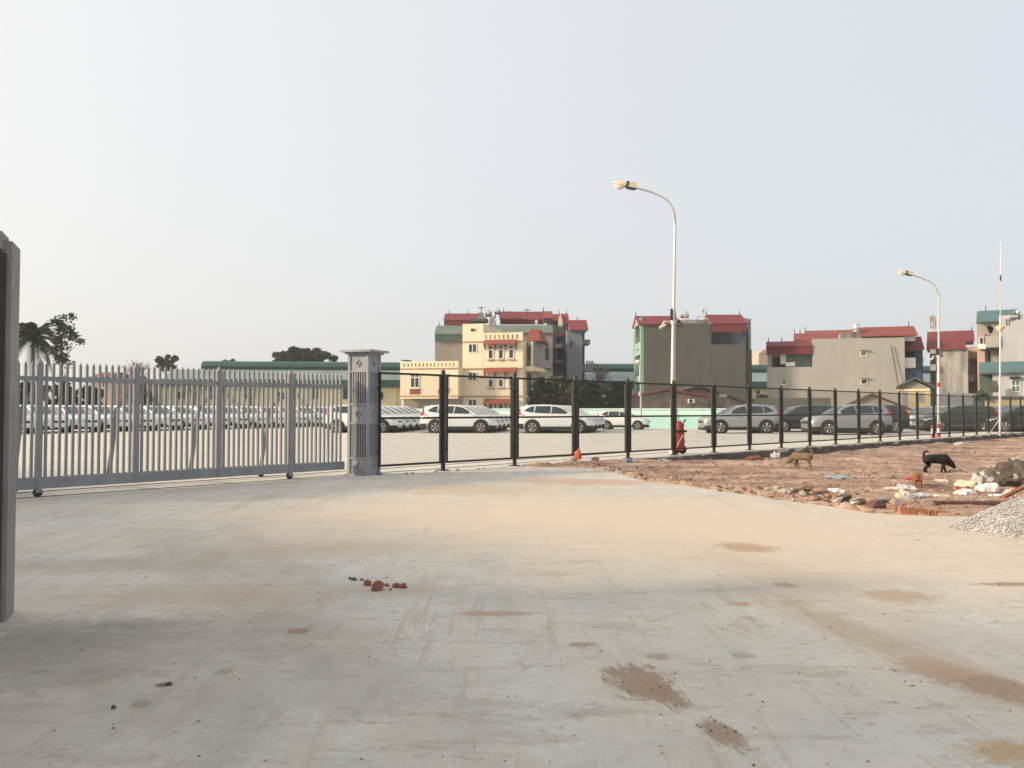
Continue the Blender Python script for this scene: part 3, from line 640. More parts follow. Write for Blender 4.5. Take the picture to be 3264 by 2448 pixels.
def car_parts():
    parts = []     # (name, mesh, material key, parent index)
    bd = MB(); secs = []
    for f, zb, zt, w_ in LOW:
        h = zt - zb
        half = [(.78 * w_, zb), (.96 * w_, zb + .10 * h), (w_, zb + .40 * h), (w_ * .995, zb + .62 * h), (.975 * w_, zt - .10 * h), (.92 * w_, zt - .02), (.70 * w_, zt + .012), (.35 * w_, zt + .03), (0, zt + .036)]
        secs.append([(cx(f), y_, z_) for y_, z_ in half] + [(cx(f), -y_, z_) for y_, z_ in half[-2::-1]])
    loft(bd, secs); secs = []
    for f, zb, zt, wb, wt in TOP:
        zb -= .03
        half = [(wb, zb), (wb + (wt - wb) * .5, zb + (zt - .06 - zb) * .5), (wt, zt - .06), (wt - .045, zt - .022), (wt * .6, zt - .002), (0, zt + .01)]
        secs.append([(cx(f), y_, z_) for y_, z_ in half] + [(cx(f), -y_, z_) for y_, z_ in half[-2::-1]])
    loft(bd, secs)
    bd.box(cx(4.42), cx(4.20), -.56, .56, 1.585, 1.61)                   # roof spoiler
    bd.prism([(cx(4.02), 1.62), (cx(3.86), 1.62), (cx(4.0), 1.70)], -.02, .02, 'y')
    parts.append(('body', bd.mesh('body', None, 42), 'PAINT', None))
    cl = MB()
    for s_ in (1, -1):
        for wc in (0.93, 3.62):
            cl.lathe([(0.465, s_ * .86), (0.465, s_ * .930), (0.43, s_ * .94), (0.05, s_ * .928)], 28, 'y', (cx(wc), 0, .365))
        cl.box(cx(3.2), cx(1.35), s_ * .80 if s_ > 0 else -.945, .945 if s_ > 0 else -.80,   .19, .40)
    for (f0, f1, z0, z1, k_) in ((.015, .50, .19, .45, 1.0), (4.15, 4.57, .25, .56, 1.0)):
        secs = []
        for i in range(7):
            f = f0 + (f1 - f0) * i / 6; w_ = interp(LOW, f, 3) + .012
            secs.append([(cx(f), w_ * .9, z0), (cx(f), w_, z0 + .06), (cx(f), w_, z1), (cx(f), -w_, z1), (cx(f), -w_, z0 + .06), (cx(f), -w_ * .9, z0)])
        loft(cl, secs)
    parts.append(('cladding', cl.mesh('cladding', M['car_trim'], 40), None, None))
    st = MB()
    for s_ in (1, -1): st.box(cx(3.15), cx(1.40), s_ * .946 if s_ > 0 else -.953, .953 if s_ > 0 else -.946, .385, .405)
    parts.append(('sill_strip', st.mesh('sill_strip', M['chrome']), None, None))
    wins = {'front_window': [(1.44,1.13),(1.72,1.33),(2.02,1.495),(2.45,1.585),(2.53,1.155)], 'rear_window': [(2.60,1.16),(2.53,1.588),(3.42,1.59),(3.50,1.195)], 'quarter_window': [(3.57,1.205),(3.50,1.588),(3.74,1.55),(4.10,1.34),(3.98,1.27)]}
    for s_ in (1, -1):
        for nm, pts in wins.items():
            m_ = MB(); n = len(pts)
            vs = [(cx(f), s_ * (side_y(f, z) + .010), z) for f, z in pts] + [(cx(f), s_ * (side_y(f, z) - .02), z) for f, z in pts]
            m_.add(vs, [tuple(range(n)), tuple(range(n, 2 * n))[::-1]] + [(i, (i + 1) % n, n + (i + 1) % n, n + i) for i in range(n)])
            parts.append((nm, m_.mesh(nm, M['glass']), None, None))
    for nm, fs in (('windscreen', [1.10, 1.3, 1.5, 1.7, 1.93]), ('tailgate_window', [4.31, 4.37, 4.42])):
        m_ = MB(); secs = []
        for f in fs:
            zt = interp(TOP, f, 2); wt = interp(TOP, f, 4) - .03
            secs.append([(cx(f), wt, zt - .025), (cx(f), wt * .6, zt + .014), (cx(f), 0, zt + .024), (cx(f), -wt * .6, zt + .014), (cx(f), -wt, zt - .025)])
        if nm == 'tailgate_window': secs = [[(p[0] - .02, p[1], p[2]) for p in s_] for s_ in secs]
        loft(m_, secs); m_.f = m_.f[:-2]
        parts.append((nm, m_.mesh(nm, M['glass'], 40), None, None))
    for s_ in (1, -1):
        m_ = MB(); pts = [(.05, .74), (.13, .80), (.52, .90), (.50, .83), (.20, .73)]; n = 5
        vs = [(cx(f), s_ * (interp(LOW, f, 3) + .006), z) for f, z in pts] + [(cx(f), s_ * (interp(LOW, f, 3) - .10), z) for f, z in pts]
        m_.add(vs, [tuple(range(n)), tuple(range(n, 2 * n))[::-1]] + [(i, (i + 1) % n, n + (i + 1) % n, n + i) for i in range(n)])
        m_.box(cx(.12), cx(.01), s_ * .50 if s_ > 0 else -.72, .72 if s_ > 0 else -.50, .73, .80)
        parts.append(('headlight', m_.mesh('headlight', M['headlamp']), None, None))
        m_ = MB(); pts = [(4.02, 1.055), (4.50, 1.0), (4.50, 1.10), (4.40, 1.42), (4.33, 1.44), (4.36, 1.13)]; n = 6
        def ty(f, z): return max(side_y(f, z) if z > 1.13 else 0, interp(LOW, f, 3) * .985 if z <= 1.13 else 0)
        vs = [(cx(f), s_ * (ty(f, z) + .012), z) for f, z in pts] + [(cx(f) - .02, s_ * (ty(f, z) - .14), z) for f, z in pts]
        m_.add(vs, [(0, 1, 2, 5), (5, 2, 3, 4), (6, 7, 8, 11)[::-1], (11, 8, 9, 10)[::-1]] + [(i, (i + 1) % n, n + (i + 1) % n, n + i) for i in range(n)])
        parts.append(('tail_light', m_.mesh('tail_light', M['tail_red']), None, None))
        m_ = MB().lathe([(.03, .90), (.075, .93), (.085, 1.0), (.07, 1.07), (.02, 1.09)] if s_ > 0 else [(.02, -1.09), (.07, -1.07), (.085, -1.0), (.075, -.93), (.03, -.90)], 10, 'y', (cx(1.52), 0, 1.17))
        parts.append(('wing_mirror', m_.mesh('wing_mirror', None, 50), 'PAINT', None))
    m_ = MB().box(cx(.10), cx(-.012), -.50, .50, .60, .73); parts.append(('grille', m_.mesh('grille', M['car_trim']), None, None))
    gi = len(parts) - 1
    m_ = MB().box(cx(.06), cx(-.022), -.52, .52, .735, .765).box(cx(.06), cx(-.024), -.06, .06, .63, .70); parts.append(('grille_bar', m_.mesh('grille_bar', M['chrome']), None, gi))
    m_ = MB().box(cx(4.50), cx(4.595), -.25, .25, .80, .91); parts.append(('number_plate', m_.mesh('number_plate', M['white_paint']), None, None))
    for s_ in (1, -1):
        tyre = MB().lathe([(.18, s_ * .74), (.33, s_ * .74), (.358, s_ * .77), (.358, s_ * .92), (.335, s_ * .955), (.245, s_ * .955), (.235, s_ * .93)][::1 if s_ > 0 else -1], 28, 'y').mesh('wheel', M['rubber'], 40)
        rim = MB().lathe([(.245, s_ * .938), (.248, s_ * .957), (.228, s_ * .958), (.224, s_ * .942)], 28, 'y', caps=False)
        for i in range(5):
            a = 2 * math.pi * i / 5 + .3
            for da in (-.16, .16):
                p0 = (.03 * math.cos(a), s_ * .950, .03 * math.sin(a)); p1 = (.23 * math.cos(a + da), s_ * .951, .23 * math.sin(a + da))
                rim.tube([p0, p1], [.017, .021], 4)
        rimm = rim.mesh('rim', M['alloy'], 40)
        hub = MB().lathe([(.240, s_ * .932), (.02, s_ * .9335)], 20, 'y').mesh('rim_backing', M['car_trim'])
        for wc in (0.93, 3.62):
            parts.append(('wheel', tyre, (cx(wc), 0, .355), None)); wi = len(parts) - 1
            parts.append(('rim', rimm, None, wi)); parts.append(('rim_backing', hub, None, wi))
    return parts
PARTS = car_parts()
PAINTED = {}
def make_car(paint, name='parked_car'):
    root = empty(name); objs = []
    for nm, me_, ex, par in PARTS:
        if ex == 'PAINT':
            if (nm, paint) not in PAINTED.setdefault(id(me_), {}):
                c_ = me_.copy(); c_.materials.clear(); c_.materials.append(M['car_' + paint]); PAINTED[id(me_)][(nm, paint)] = c_
            me_ = PAINTED[id(me_)][(nm, paint)]
        o = link(nm, me_, objs[par] if par is not None else root)
        if isinstance(ex, tuple): o.location = ex
        objs.append(o)
    return root
PROTO = {}
def car(x, y, yaw, paint, label, group, scale=1.0):
    if paint not in PROTO: PROTO[paint] = c_ = make_car(paint)
    else: c_ = copy_tree(PROTO[paint])
    c_.location = (x, y, 0); c_.rotation_euler = (0, 0, yaw); c_.scale = (scale,) * 3
    tag(c_, label, 'car', group); return c_
# slanting row behind the gate
A0 = P(60, 1310, 50); d = Vector((.457, .89, 0)).normalized(); yaw = math.atan2(-.457, .89)
first = Vector((A0.x, A0.y, 0)) - d * 4.6 + Vector((.89, -.457, 0)) * -1.2
for k in range(20):
    p = first + d * (2.12 * k)
    car(p.x, p.y, yaw + random.uniform(-.012, .012), 'white', 'white SUV, %s from the left in the row behind the gate bars' % ordinal(k), 'white SUVs in the slanting row behind the gate')
# three columns with their sides to the camera, noses to the right
def column(wx_rear, wx_front, Y, dirx, n, paints, yaw, labels, group):
    xr, xf = XA(wx_rear, Y), XA(wx_front, Y); xm = (xr + xf) / 2 + (0.0)
    c_ = math.cos(yaw); sgn = 1 if c_ > 0 else -1
    for k in range(n):
        X_ = xm - sgn * 0.0 + dirx * k; Y_ = Y + 0.93 + 2.05 * k
        car(X_, Y_, yaw + random.uniform(-.01, .01), paints[min(k, len(paints) - 1)], labels(k), group)
for ci, (wr_, wf_, Y_, dx_, where, n) in enumerate([(1076, 1222, 51.5, .18, 'beside the gate pillar', 7), (1389, 1536, 51.0, .25, 'behind the first fence post', 5), (1700, 1846, 50.5, .42, 'behind the second fence post', 4)]):
    column(wr_, wf_, Y_, dx_, n, ['white'], R(-4), lambda k, w_=where: ('white SUV shown side on, nearest in the column ' + w_) if k == 0 else ('white SUV, %s car back in the column %s' % (ordinal(k), w_)), 'white SUVs parked in columns')
def colR(wx_f, wx_r, Y, dirx, paints, yaw, first_label, rest):
    xm = (XA(wx_f, Y) + XA(wx_r, Y)) / 2
    for k, p_ in enumerate(paints):
        car(xm + dirx * k, Y + .93 + 2.05 * k, math.pi + yaw, p_, first_label if k == 0 else rest % (p_ if p_ != 'dark' else 'black', ordinal(k)), 'SUVs parked on the right of the lot')
colR(2294, 2444, 50.3, 3.3, ['silver'], R(2), 'silver SUV facing left right of the red extinguisher trolley', '')
colR(2494, 2640, 53.5, .5, ['dark', 'dark'], R(2), 'black SUV half hidden between the two silver SUVs', '%s SUV, %s car behind the black SUV between the silver SUVs')
colR(2636, 2798, 47.2, 2.2, ['silver'], R(3), 'larger silver SUV facing left, right of the tan dog', '')
colR(2712, 2853, 51.0, .5, ['dark', 'dark'], R(3), 'black SUV whose tail light shows behind the larger silver SUV', '%s SUV, %s car behind the larger silver SUV')
colR(3008, 3138, 55.0, .62, ['dark', 'silver', 'white', 'silver', 'white', 'silver', 'white'], R(-6), 'black SUV behind the banded street lamp base', '%s SUV, %s car back in the column behind the banded lamp')
colR(3210, 3350, 54.0, .6, ['dark', 'dark', 'dark'], R(-4), 'black SUV at the right picture edge behind the mast', '%s SUV, %s car back at the right picture edge')
h_ = car(XA(1990, 60.5), 61.2, R(-14), 'white', 'small white hatchback parked against the mint wall', 'white SUVs parked in columns', 0.80)
del h_['group']
h_.name = 'small_car'

# ------------------------------------------------------------------ mint boundary wall of the lot
def bwall(pA, pB, h, label, nb):
    d_ = (pB - pA); L_ = d_.length; w_ = empty('boundary_wall', (pA.x, pA.y, 0), math.atan2(d_.y, d_.x)); tag(w_, label, 'wall')
    MB().box(0, L_, 0.02, .16, -.2, h - .10).build('wall_body', M['mint'], w_)
    MB().box(-.05, L_ + .05, -.06, .22, h - .10, h).build('coping', M['mint_light'], w_)
    s_ = L_ / nb; pm_ = MB().box(-.14, .14, -.05, .019, -.2, h - .101).mesh('pilaster', M['mint_light']); pn = MB().box(.22, s_ - .22, -.008, .019, h - .48, h - .18).mesh('panel', M['mint_light'])
    for i in range(nb + 1): link('pilaster', pm_, w_, (i * s_, 0, 0))
    for i in range(nb): link('panel', pn, w_, (i * s_, 0, 0))
wA, wB, wC = P(560, 1310, 92), P(2330, 1310, 62.5), P(3600, 1310, 69)
bwall(wA, wB, 1.50, 'mint green boundary wall with pilasters behind the white cars', 14)
bwall(wB, wC, 1.32, 'mint green boundary wall behind the silver and black cars', 10)

# ------------------------------------------------------------------ houses behind the lot
class House:
    def __init__(s, name, label, px, Y, cat='house', group=None, turn=None):
        s.Y = Y; s.o = empty(name, (XA(px, Y), Y, -0.2)); tag(s.o, label, cat, group); s.off = Vector(s.o.location); s.sh = 0.0
        if turn is not None:
            th = -math.atan((px - 1632) / FPX); s.sh = turn * (px - 1632) / FPX; s.o.rotation_euler.z = th * turn; s.o.scale.x = math.cos(th * turn)
    def put(s, nm, mb, m, parent=None, smooth=None, ref=None):
        d_ = ((min(v[1] for v in mb.v) if ref is None else ref) - s.off.y) * s.sh
        mb.v = [(v[0] - s.off.x - d_, v[1] - s.off.y, v[2] - s.off.z) for v in mb.v]
        return mb.build(nm, M[m], parent or s.o, smooth)
    def box(s, nm, x0, x1, y0, y1, d0, d1, m, parent=None):
        """a block whose front face fills x0..x1, y0..y1 of the photo at depth Y + d0 and which runs back to Y + d1"""
        Y = s.Y + d0
        zb = -0.2 if y1 is None else ZA(y1, Y)
        return s.put(nm, MB().box(XA(x0, Y), XA(x1, Y), Y, s.Y + d1, zb, ZA(y0, Y)), m, parent)
    def roof(s, x0, x1, ytop, ymid, d0, m, depth=3.0, ybot=None, mc=None, finials=(), nm='roof', over=0.0, back=True):
        """metal roof: slope from an eave at ymid up to a ridge at ytop, with a hanging front sheet down to ybot"""
        Y = s.Y + d0; yr = Y + depth; ze, zr = ZA(ymid, Y), ZA(ytop, yr); t = 0.12
        pts = [(Y - over, ze), (yr, zr), (yr + depth, ze), (yr + depth, ze - t), (yr, zr - t), (Y - over, ze - t)]
        r = s.put(nm, MB().prism(pts, XA(x0, Y), XA(x1, Y), 'x'), m)
        if ybot: s.put('roof_front_sheet', MB().box(XA(x0, Y) + .05, XA(x1, Y) - .05, Y + .06, Y + .14, ZA(ybot, Y), ze - t), mc or m)
        g_ = MB().prism([(Y + .15, ze - t), (yr, zr - t - .02), (yr + depth - .15, ze - t)], XA(x0, Y) + .12, XA(x1, Y) - .12, 'x'); s.put('gable', g_, 'wall_beige')
        for fx in finials:
            X_ = XA(fx, Y); s.put('finial', MB().tube([(X_, yr, zr - .05), (X_, yr, zr + .25), (X_, yr, zr + .65)], [.06, .05, .01], 6), 'dark_metal', r, None, Y - over)
        return r
    def win(s, x0, x1, y0, y1, d0, cols=1, rows=1, fw=0.09, glass='win_glass', frame='win_frame', transom=None, sill=None):
        Y = s.Y + d0; a, b_, z1, z0 = XA(x0, Y), XA(x1, Y), ZA(y0, Y), ZA(y1, Y)
        p = s.put('window', MB().box(a, b_, Y - .03, Y + .02, z0, z1), glass)
        f = MB(); e_ = Y - .07; i_ = Y - .031
        f.box(a - fw, a, e_, Y + .01, z0 - fw, z1 + fw); f.box(b_, b_ + fw, e_, Y + .01, z0 - fw, z1 + fw); f.box(a, b_, e_, Y + .01, z0 - fw, z0); f.box(a, b_, e_, Y + .01, z1, z1 + fw)
        for i in range(1, cols): q_ = a + (b_ - a) * i / cols; f.box(q_ - fw * .45, q_ + fw * .45, e_ + .01, i_, z0, z1)
        for i in range(1, rows): q_ = z0 + (z1 - z0) * i / rows; f.box(a, b_, e_ + .015, i_, q_ - fw * .4, q_ + fw * .4)
        if transom: q_ = z0 + (z1 - z0) * transom; f.box(a, b_, e_ + .012, i_, q_ - fw * .6, q_ + fw * .6)
        s.put('frame', f, frame, p)
        if sill: s.put('sill', MB().box(a - .2, b_ + .2, Y - .18, Y, z0 - fw - .12, z0 - fw), sill, p)
        return p
    def parapet(s, x0, x1, y0, y1, d0, thick, m, slots, sw, mcap):
        """balustrade wall pierced by narrow upright slots"""
        Y = s.Y + d0; a, b_, zt, zb = XA(x0, Y), XA(x1, Y), ZA(y0, Y), ZA(y1, Y); h = zt - zb
        mb = MB(); mb.box(a, b_, Y, Y + thick, zb, zb + .22 * h); mb.box(a, b_, Y, Y + thick, zt - .26 * h, zt)
        cs = [XA(q_, Y) for q_ in slots]; hw_ = sw * Y / FPX / 2; prev = a
        for c_ in cs: mb.box(prev, c_ - hw_, Y, Y + thick, zb + .22 * h, zt - .26 * h); prev = c_ + hw_
        mb.box(prev, b_, Y, Y + thick, zb + .22 * h, zt - .26 * h)
        s.put('parapet', mb, m)
    def band(s, x0, x1, y0, y1, d0, m, proud=.12): return s.box('string_course', x0, x1, y0, y1, d0 - proud, d0 - .002, m)
    def awning(s, x0, x1, y0, y1, d0, br=()):
        Y = s.Y + d0; zt, zb = ZA(y0, Y), ZA(y1, Y)
        w_ = s.put('awning', MB().prism([(Y, zt), (Y - .75, zb + .12), (Y - .75, zb), (Y, zt - .16)], XA(x0, Y), XA(x1, Y), 'x'), 'awning')
        for q_ in br:
            X_ = XA(q_, Y); s.put('bracket', MB().prism([(Y, zt - .16), (Y - .6, zb + .02), (Y, zb - .55)], X_ - .06, X_ + .06, 'x'), 'awning', w_)
    def tank(s, x0, x1, y0, y1, d0, horiz=True):
        Y = s.Y + d0; a, b_, zt, zb = XA(x0, Y), XA(x1, Y), ZA(y0, Y), ZA(y1, Y)
        if horiz:
            r_ = (zt - zb) / 2; c_ = (zt + zb) / 2; xm = (a + b_) / 2
            mb = MB().lathe([(.05, -1.1), (r_ * .75, -1.0), (r_, -.75), (r_, .75), (r_ * .75, 1.0), (.05, 1.1)], 18, 'y', (xm, Y + 1.2, c_))
            t = s.put('water_tank', mb, 'steel_tank', None, 35); s.put('tank_stand', MB().box(xm - r_ * .8, xm - r_ * .6, Y + .4, Y + 2.0, zb - .5, c_).box(xm + r_ * .6, xm + r_ * .8, Y + .4, Y + 2.0, zb - .5, c_), 'dark_metal', t)
        else:
            r_ = (b_ - a) / 2; xm = (a + b_) / 2; h = zt - zb
            mb = MB().lathe([(r_ * .8, 0), (r_, .08 * h), (r_, .42 * h), (r_ * 1.05, .45 * h), (r_, .48 * h), (r_, .85 * h), (r_ * .6, .97 * h), (.05, h)], 20, 'z', (xm, Y + r_, zb))
            s.put('water_tank', mb, 'steel_tank', None, 35)

# yellow house
H = House('yellow_house', 'pale yellow three storey house with brown awnings and slotted parapets', 1560, 100)
H.box('wing_wall', 1279.5, 1472.4, 1171, 1262, -2, 4, 'yellow')
H.box('wing_base', 1290, 1472.4, 1268, None, -.6, 4, 'wall_beige')
H.box('corner_column', 1283, 1292, 1268, None, -1.9, -1.3, 'yellow')
H.band(1277, 1474, 1260.5, 1264, -2, 'trim_brown', .15); H.band(1279, 1472.6, 1264.2, 1270, -2, 'cream_trim', .2)
H.band(1279, 1473, 1171, 1174, -2, 'trim_brown', .1)
H.parapet(1279.5, 1473, 1149, 1171, -2, .25, 'cream_trim', [1293.5 + 12.6 * i for i in range(14)], 5, 'cream_trim')
for x0 in (1317, 1412):
    H.win(x0, x0 + 25, 1191, 1232, -2, 2, 1, .12, transom=.76, sill='cream_trim'); H.box('window_panel', x0 - 5, x0 + 30, 1237, 1255, -2.05, -1.99, 'awning')
H.box('roof_slab', 1280, 1300, 1143, 1146, -1.5, 0, 'dark_metal')
H.box('tower_wall', 1472.6, 1540, 1030.7, None, 0, 9, 'yellow'); H.box('main_wall', 1540, 1666, 1087, None, 0.02, 9, 'yellow')
H.parapet(1540, 1666, 1061, 1087, 0.02, .25, 'cream_trim', [1549 + 14.1 * i for i in range(8)], 5.5, 'cream_trim')
for a, b_ in ((1087, 1090), (1173, 1177), (1262, 1265)): H.band(1472.8, 1667, a, b_, 0, 'trim_brown', .10)
for y0, y1 in ((1083, 1100), (1172, 1188), (1271, 1287)): H.awning(1546, 1648, y0, y1, -.1, (1548, 1580, 1613, 1646))
for x0 in (1558.5, 1591, 1624):
    H.win(x0, x0 + 11.5, 1104, 1142, 0.02, 1, 1, .14, transom=.72, sill='trim_brown'); H.win(x0, x0 + 11.5, 1200, 1232, 0.02, 1, 1, .14, transom=.72, sill='trim_brown'); H.win(x0, x0 + 11.5, 1289, 1312, 0.02, 1, 1, .14)
for y0, y1 in ((1097, 1121), (1188, 1211), (1274, 1292)): H.win(1494, 1517, y0, y1, 0, 2, 1, .10)
H.win(1500, 1514, 1046.5, 1055, 0, 1, 1, .05, frame='yellow')
H.box('side_bay', 1668, 1690, 1091, None, 2, 8, 'wall_beige'); H.box('balcony', 1666.5, 1692, 1169, 1184, 1.2, 7, 'cream_trim'); H.box('balcony', 1666.5, 1690, 1260, 1268, 1.2, 7, 'cream_trim')
for y0, y1 in ((1104, 1152), (1192, 1250)): H.box('balcony_opening', 1671, 1679, y0, y1, 1.95, 2.3, 'dark_open')
H.box('balcony_column', 1681, 1687, 1091, 1170, 1.6, 1.95, 'yellow')
r = MB(); Y = 102; a, b_ = XA(1665, Y), XA(1708, Y); r.add([(a, Y, ZA(1089, Y)), (b_, Y, ZA(1089, Y)), (b_, Y + 5, ZA(1089, Y)), (a, Y + 5, ZA(1089, Y)), (a + .1, Y + 1.5, ZA(1047, Y)), (b_ - .5, Y + 1.5, ZA(1049, Y)), (b_ - .5, Y + 3.5, ZA(1049, Y)), (a + .1, Y + 3.5, ZA(1047, Y))], [(3, 2, 1, 0), (4, 5, 6, 7), (0, 1, 5, 4), (1, 2, 6, 5), (2, 3, 7, 6), (3, 0, 4, 7)])
H.put('stair_roof', r, 'roof_orange')
H.box('planter', 1692, 1708, 1178, 1184, 2, 5, 'cream_trim')
H.o.rotation_euler.z = R(-14); H.o.scale.x = 1.03
# terrace row behind it
H = House('green_roofed_house', 'beige house with grey green metal roof behind the yellow house', 1580, 112)
H.box('wall', 1386, 1762, 1090, None, 0, 10, 'wall_beige')
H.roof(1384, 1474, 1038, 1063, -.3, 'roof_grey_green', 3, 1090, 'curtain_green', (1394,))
H.roof(1560, 1764, 1036, 1059, -.2, 'roof_grey_green', 3, None, None, ())
H.box('upper_wall', 1580, 1762, 1062, 1091, 0.05, 9, 'wall_beige')
H.win(1729, 1751, 1108, 1149, 0, 1, 1, .12, 'dark_open', 'wall_grey')
k = MB(); Y = 112; xm = XA(1740, Y); rr_ = XA(1751, Y) - xm
k.prism([(xm + rr_ * math.cos(a_ * math.pi / 12), ZA(1108, Y) + .12 + rr_ * .95 * math.sin(a_ * math.pi / 12)) for a_ in range(13)], Y - .05, Y + .1, 'y'); H.put('window_arch', k, 'dark_open')
H.box('balcony_grille', 1727, 1753, 1155, 1167, -.12, -.02, 'wall_bluegrey'); H.box('balcony_sill', 1724, 1756, 1168, 1172, -.5, -.02, 'wall_grey')
H = House('red_roofed_house', 'house with long dark red metal roofs and steel water tanks behind yellow house', 1600, 120)
H.box('wall', 1416, 1740, 1036, None, .4, 9, 'wall_beige')
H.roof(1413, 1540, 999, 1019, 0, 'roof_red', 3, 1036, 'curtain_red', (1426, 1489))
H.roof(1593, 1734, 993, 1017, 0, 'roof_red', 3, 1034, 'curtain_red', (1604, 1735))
H.box('roof_end_post', 1706, 1714, 1020, 1036, -.3, 0, 'white_paint')
for (x0, x1, y0, y1) in ((1544, 1568, 984, 1006), (1575, 1595, 979, 999)): H.tank(x0, x1, y0, y1, -2, True)
for (x0, x1, xa, xb, y0, y1) in ((1520, 1549, 1526, 1540, 996, 1022), (1555, 1588, 1563, 1576, 1006, 1062)):
    Y = 117.5; H.put('tank_tower', MB().prism([(XA(x0, Y), ZA(y1, Y)), (XA(x1, Y), ZA(y1, Y)), (XA(xb, Y), ZA(y0, Y)), (XA(xa, Y), ZA(y0, Y))], Y, Y + 1.5, 'y'), 'wall_grey')
H.box('tank_deck', 1496, 1555, 1016, 1024, -2.6, 0, 'wall_cement')
for fx, y0 in ((1534, 977), (1680, 984), (1623, 990)): H.put('antenna', MB().tube([(XA(fx, 121), 121, ZA(1010, 121)), (XA(fx, 121), 121, ZA(y0, 121))], .06, 5).tube([(XA(fx, 121) - .5, 121, ZA(y0 + 4, 121)), (XA(fx, 121) + .5, 121, ZA(y0 + 4, 121))], .05, 4), 'dark_metal')
H = House('narrow_gabled_house', 'narrow house with orange red gable roofs and stacked balconies', 1775, 124)
H.box('wall', 1745, 1812, 1060, None, 0, 8, 'wall_bluegrey')
H.roof(1733, 1764, 992, 1015, 0, 'roof_orange', 3, None, None, (1734,)); H.roof(1762, 1790, 1001, 1022, -1, 'roof_red', 3); H.roof(1790, 1816, 1000, 1034, 0, 'roof_orange', 3, None, None, (1787, 1810))
H.box('upper_wall', 1745, 1812, 1030, 1061, .3, 8, 'wall_grey')
Y = 121; H.put('gable_front', MB().prism([(XA(1779, Y), ZA(1040, Y)), (XA(1794, Y), ZA(1040, Y)), (XA(1793, Y), ZA(1020, Y)), (XA(1787, Y), ZA(998, Y)), (XA(1780, Y), ZA(1020, Y))], Y, Y + .3, 'y'), 'cream_trim')
for y0, y1, xa, xb in ((1097, 1108, 1768, 1796), (1110, 1120, 1798, 1822), (1148, 1158, 1765, 1800)): H.box('balcony', xa, xb, y0, y1, -1.6, 0, 'wall_pink' if y0 < 1100 else 'wall_grey')
H.awning(1770, 1806, 1062, 1076, 0)
for (x0, x1, y0, y1) in ((1774, 1784, 1070, 1096), (1780, 1796, 1112, 1150), (1800, 1808, 1125, 1160), (1748, 1760, 1098, 1148)): H.win(x0, x1, y0, y1, 0, 1, 1, .08, 'dark_open', 'wall_grey')
H = House('blue_grey_house', 'tall blue grey house with red roof and balconies at its right end', 1840, 118)
H.box('wall', 1808, 1857, 1051, None, 0, 10, 'wall_bluegrey')
H.roof(1814, 1876, 1020, 1051, -.4, 'roof_red', 3, None, None, (1846,), over=.3)
for y0, y1 in ((1082, 1096), (1165, 1182)): H.box('balcony', 1857.5, 1882 if y0 < 1100 else 1890, y0, y1, 1, 5, 'wall_beige')
H.box('side_wall', 1857.2, 1864, 1056, None, 2.5, 9, 'wall_cement')
for fx in (1872, 1880, 1888): H.put('balustrade', MB().tube([(XA(fx, 119), 119, ZA(1166, 119)), (XA(fx, 119), 119, ZA(1150, 119))], .12, 6), 'wall_beige')
H.win(1818, 1823, 1085, 1106, 0, 1, 1, .05, 'dark_open', 'wall_bluegrey')

# tall cement house
H = House('cement_house', 'tall bare cement house with mint green arcaded side and red roofs', 2200, 100)
X0, X1 = 2054, 2378.5
H.box('wall', X0, 2269, 1031.6, None, 0, 8.5, 'wall_cement'); H.box('wall', 2269.05, X1, 1098, None, 0.01, 8.5, 'wall_cement')
H.box('terrace_back_wall', 2269, 2376, 1040, 1099, 3.0, 8.5, 'wall_bluegrey'); H.box('terrace_post', 2372, X1, 1030, 1098.5, 0.02, .5, 'wall_cement')
Y = 100; xa = XA(X0, Y)
k = MB(); ztop = ZA(1024, Y)
k.box(xa - .35, xa - .02, Y + .3, Y + .8, -.2, ztop); k.box(xa - .35, xa - .02, Y + 5.0, Y + 5.6, -.2, ztop)
for z0, z1 in ((ZA(1031, Y), ZA(1024, Y)), (ZA(1128, Y), ZA(1112, Y)), (ZA(1215, Y), ZA(1196, Y))): k.box(xa - .33, xa - .021, Y + .8, Y + 5.0, z0 if z0 < z1 else z1, z1 if z0 < z1 else z0)
for zc in (ZA(1070, Y), ZA(1148, Y)):
    for sgn in (1, -1):
        yc = Y + 2.9; pts = [(yc + sgn * 2.1 * math.cos(t_ * math.pi / 12), zc + 1.5 * math.sin(t_ * math.pi / 12)) for t_ in range(7)] + [(yc + sgn * 2.1, zc + 2.2)]
        pts = pts[:-1] + [(yc, zc + 2.2), (yc + sgn * 2.1, zc + 2.2)]
        k.prism(pts, xa - .32, xa - .022, 'x')
H.put('arcade', k, 'wall_mint'); H.box('arcade_back', X0 - .5, X0 - .1, 1040, None, 1.0, 5.0, 'wall_teal_dark')
H.put('arcade_wall', MB().box(xa - .019, xa - .005, Y + .02, Y + 8, -.2, ztop - .5), 'wall_teal_dark')
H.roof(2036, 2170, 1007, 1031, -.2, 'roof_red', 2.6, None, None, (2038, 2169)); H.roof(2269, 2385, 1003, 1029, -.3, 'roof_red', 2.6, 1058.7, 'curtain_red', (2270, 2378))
H.box('roof_parapet', 2172, 2268, 1019, 1031, 1, 7, 'wall_grey'); H.tank(2175, 2204, 989, 1013, 1, True); H.box('tank_slab', 2172, 2210, 1014, 1019, 1.2, 3.4, 'white_paint')
Y = 101.5
for pa, pb in (((2219, 1020), (2240, 990)), ((2251, 1020), (2240, 990)), ((2237, 1020), (2240, 990)), ((2224, 1010), (2248, 1010))): H.put('aerial_frame', MB().tube([P(*pa, Y), P(*pb, Y)], .05, 5), 'galv')
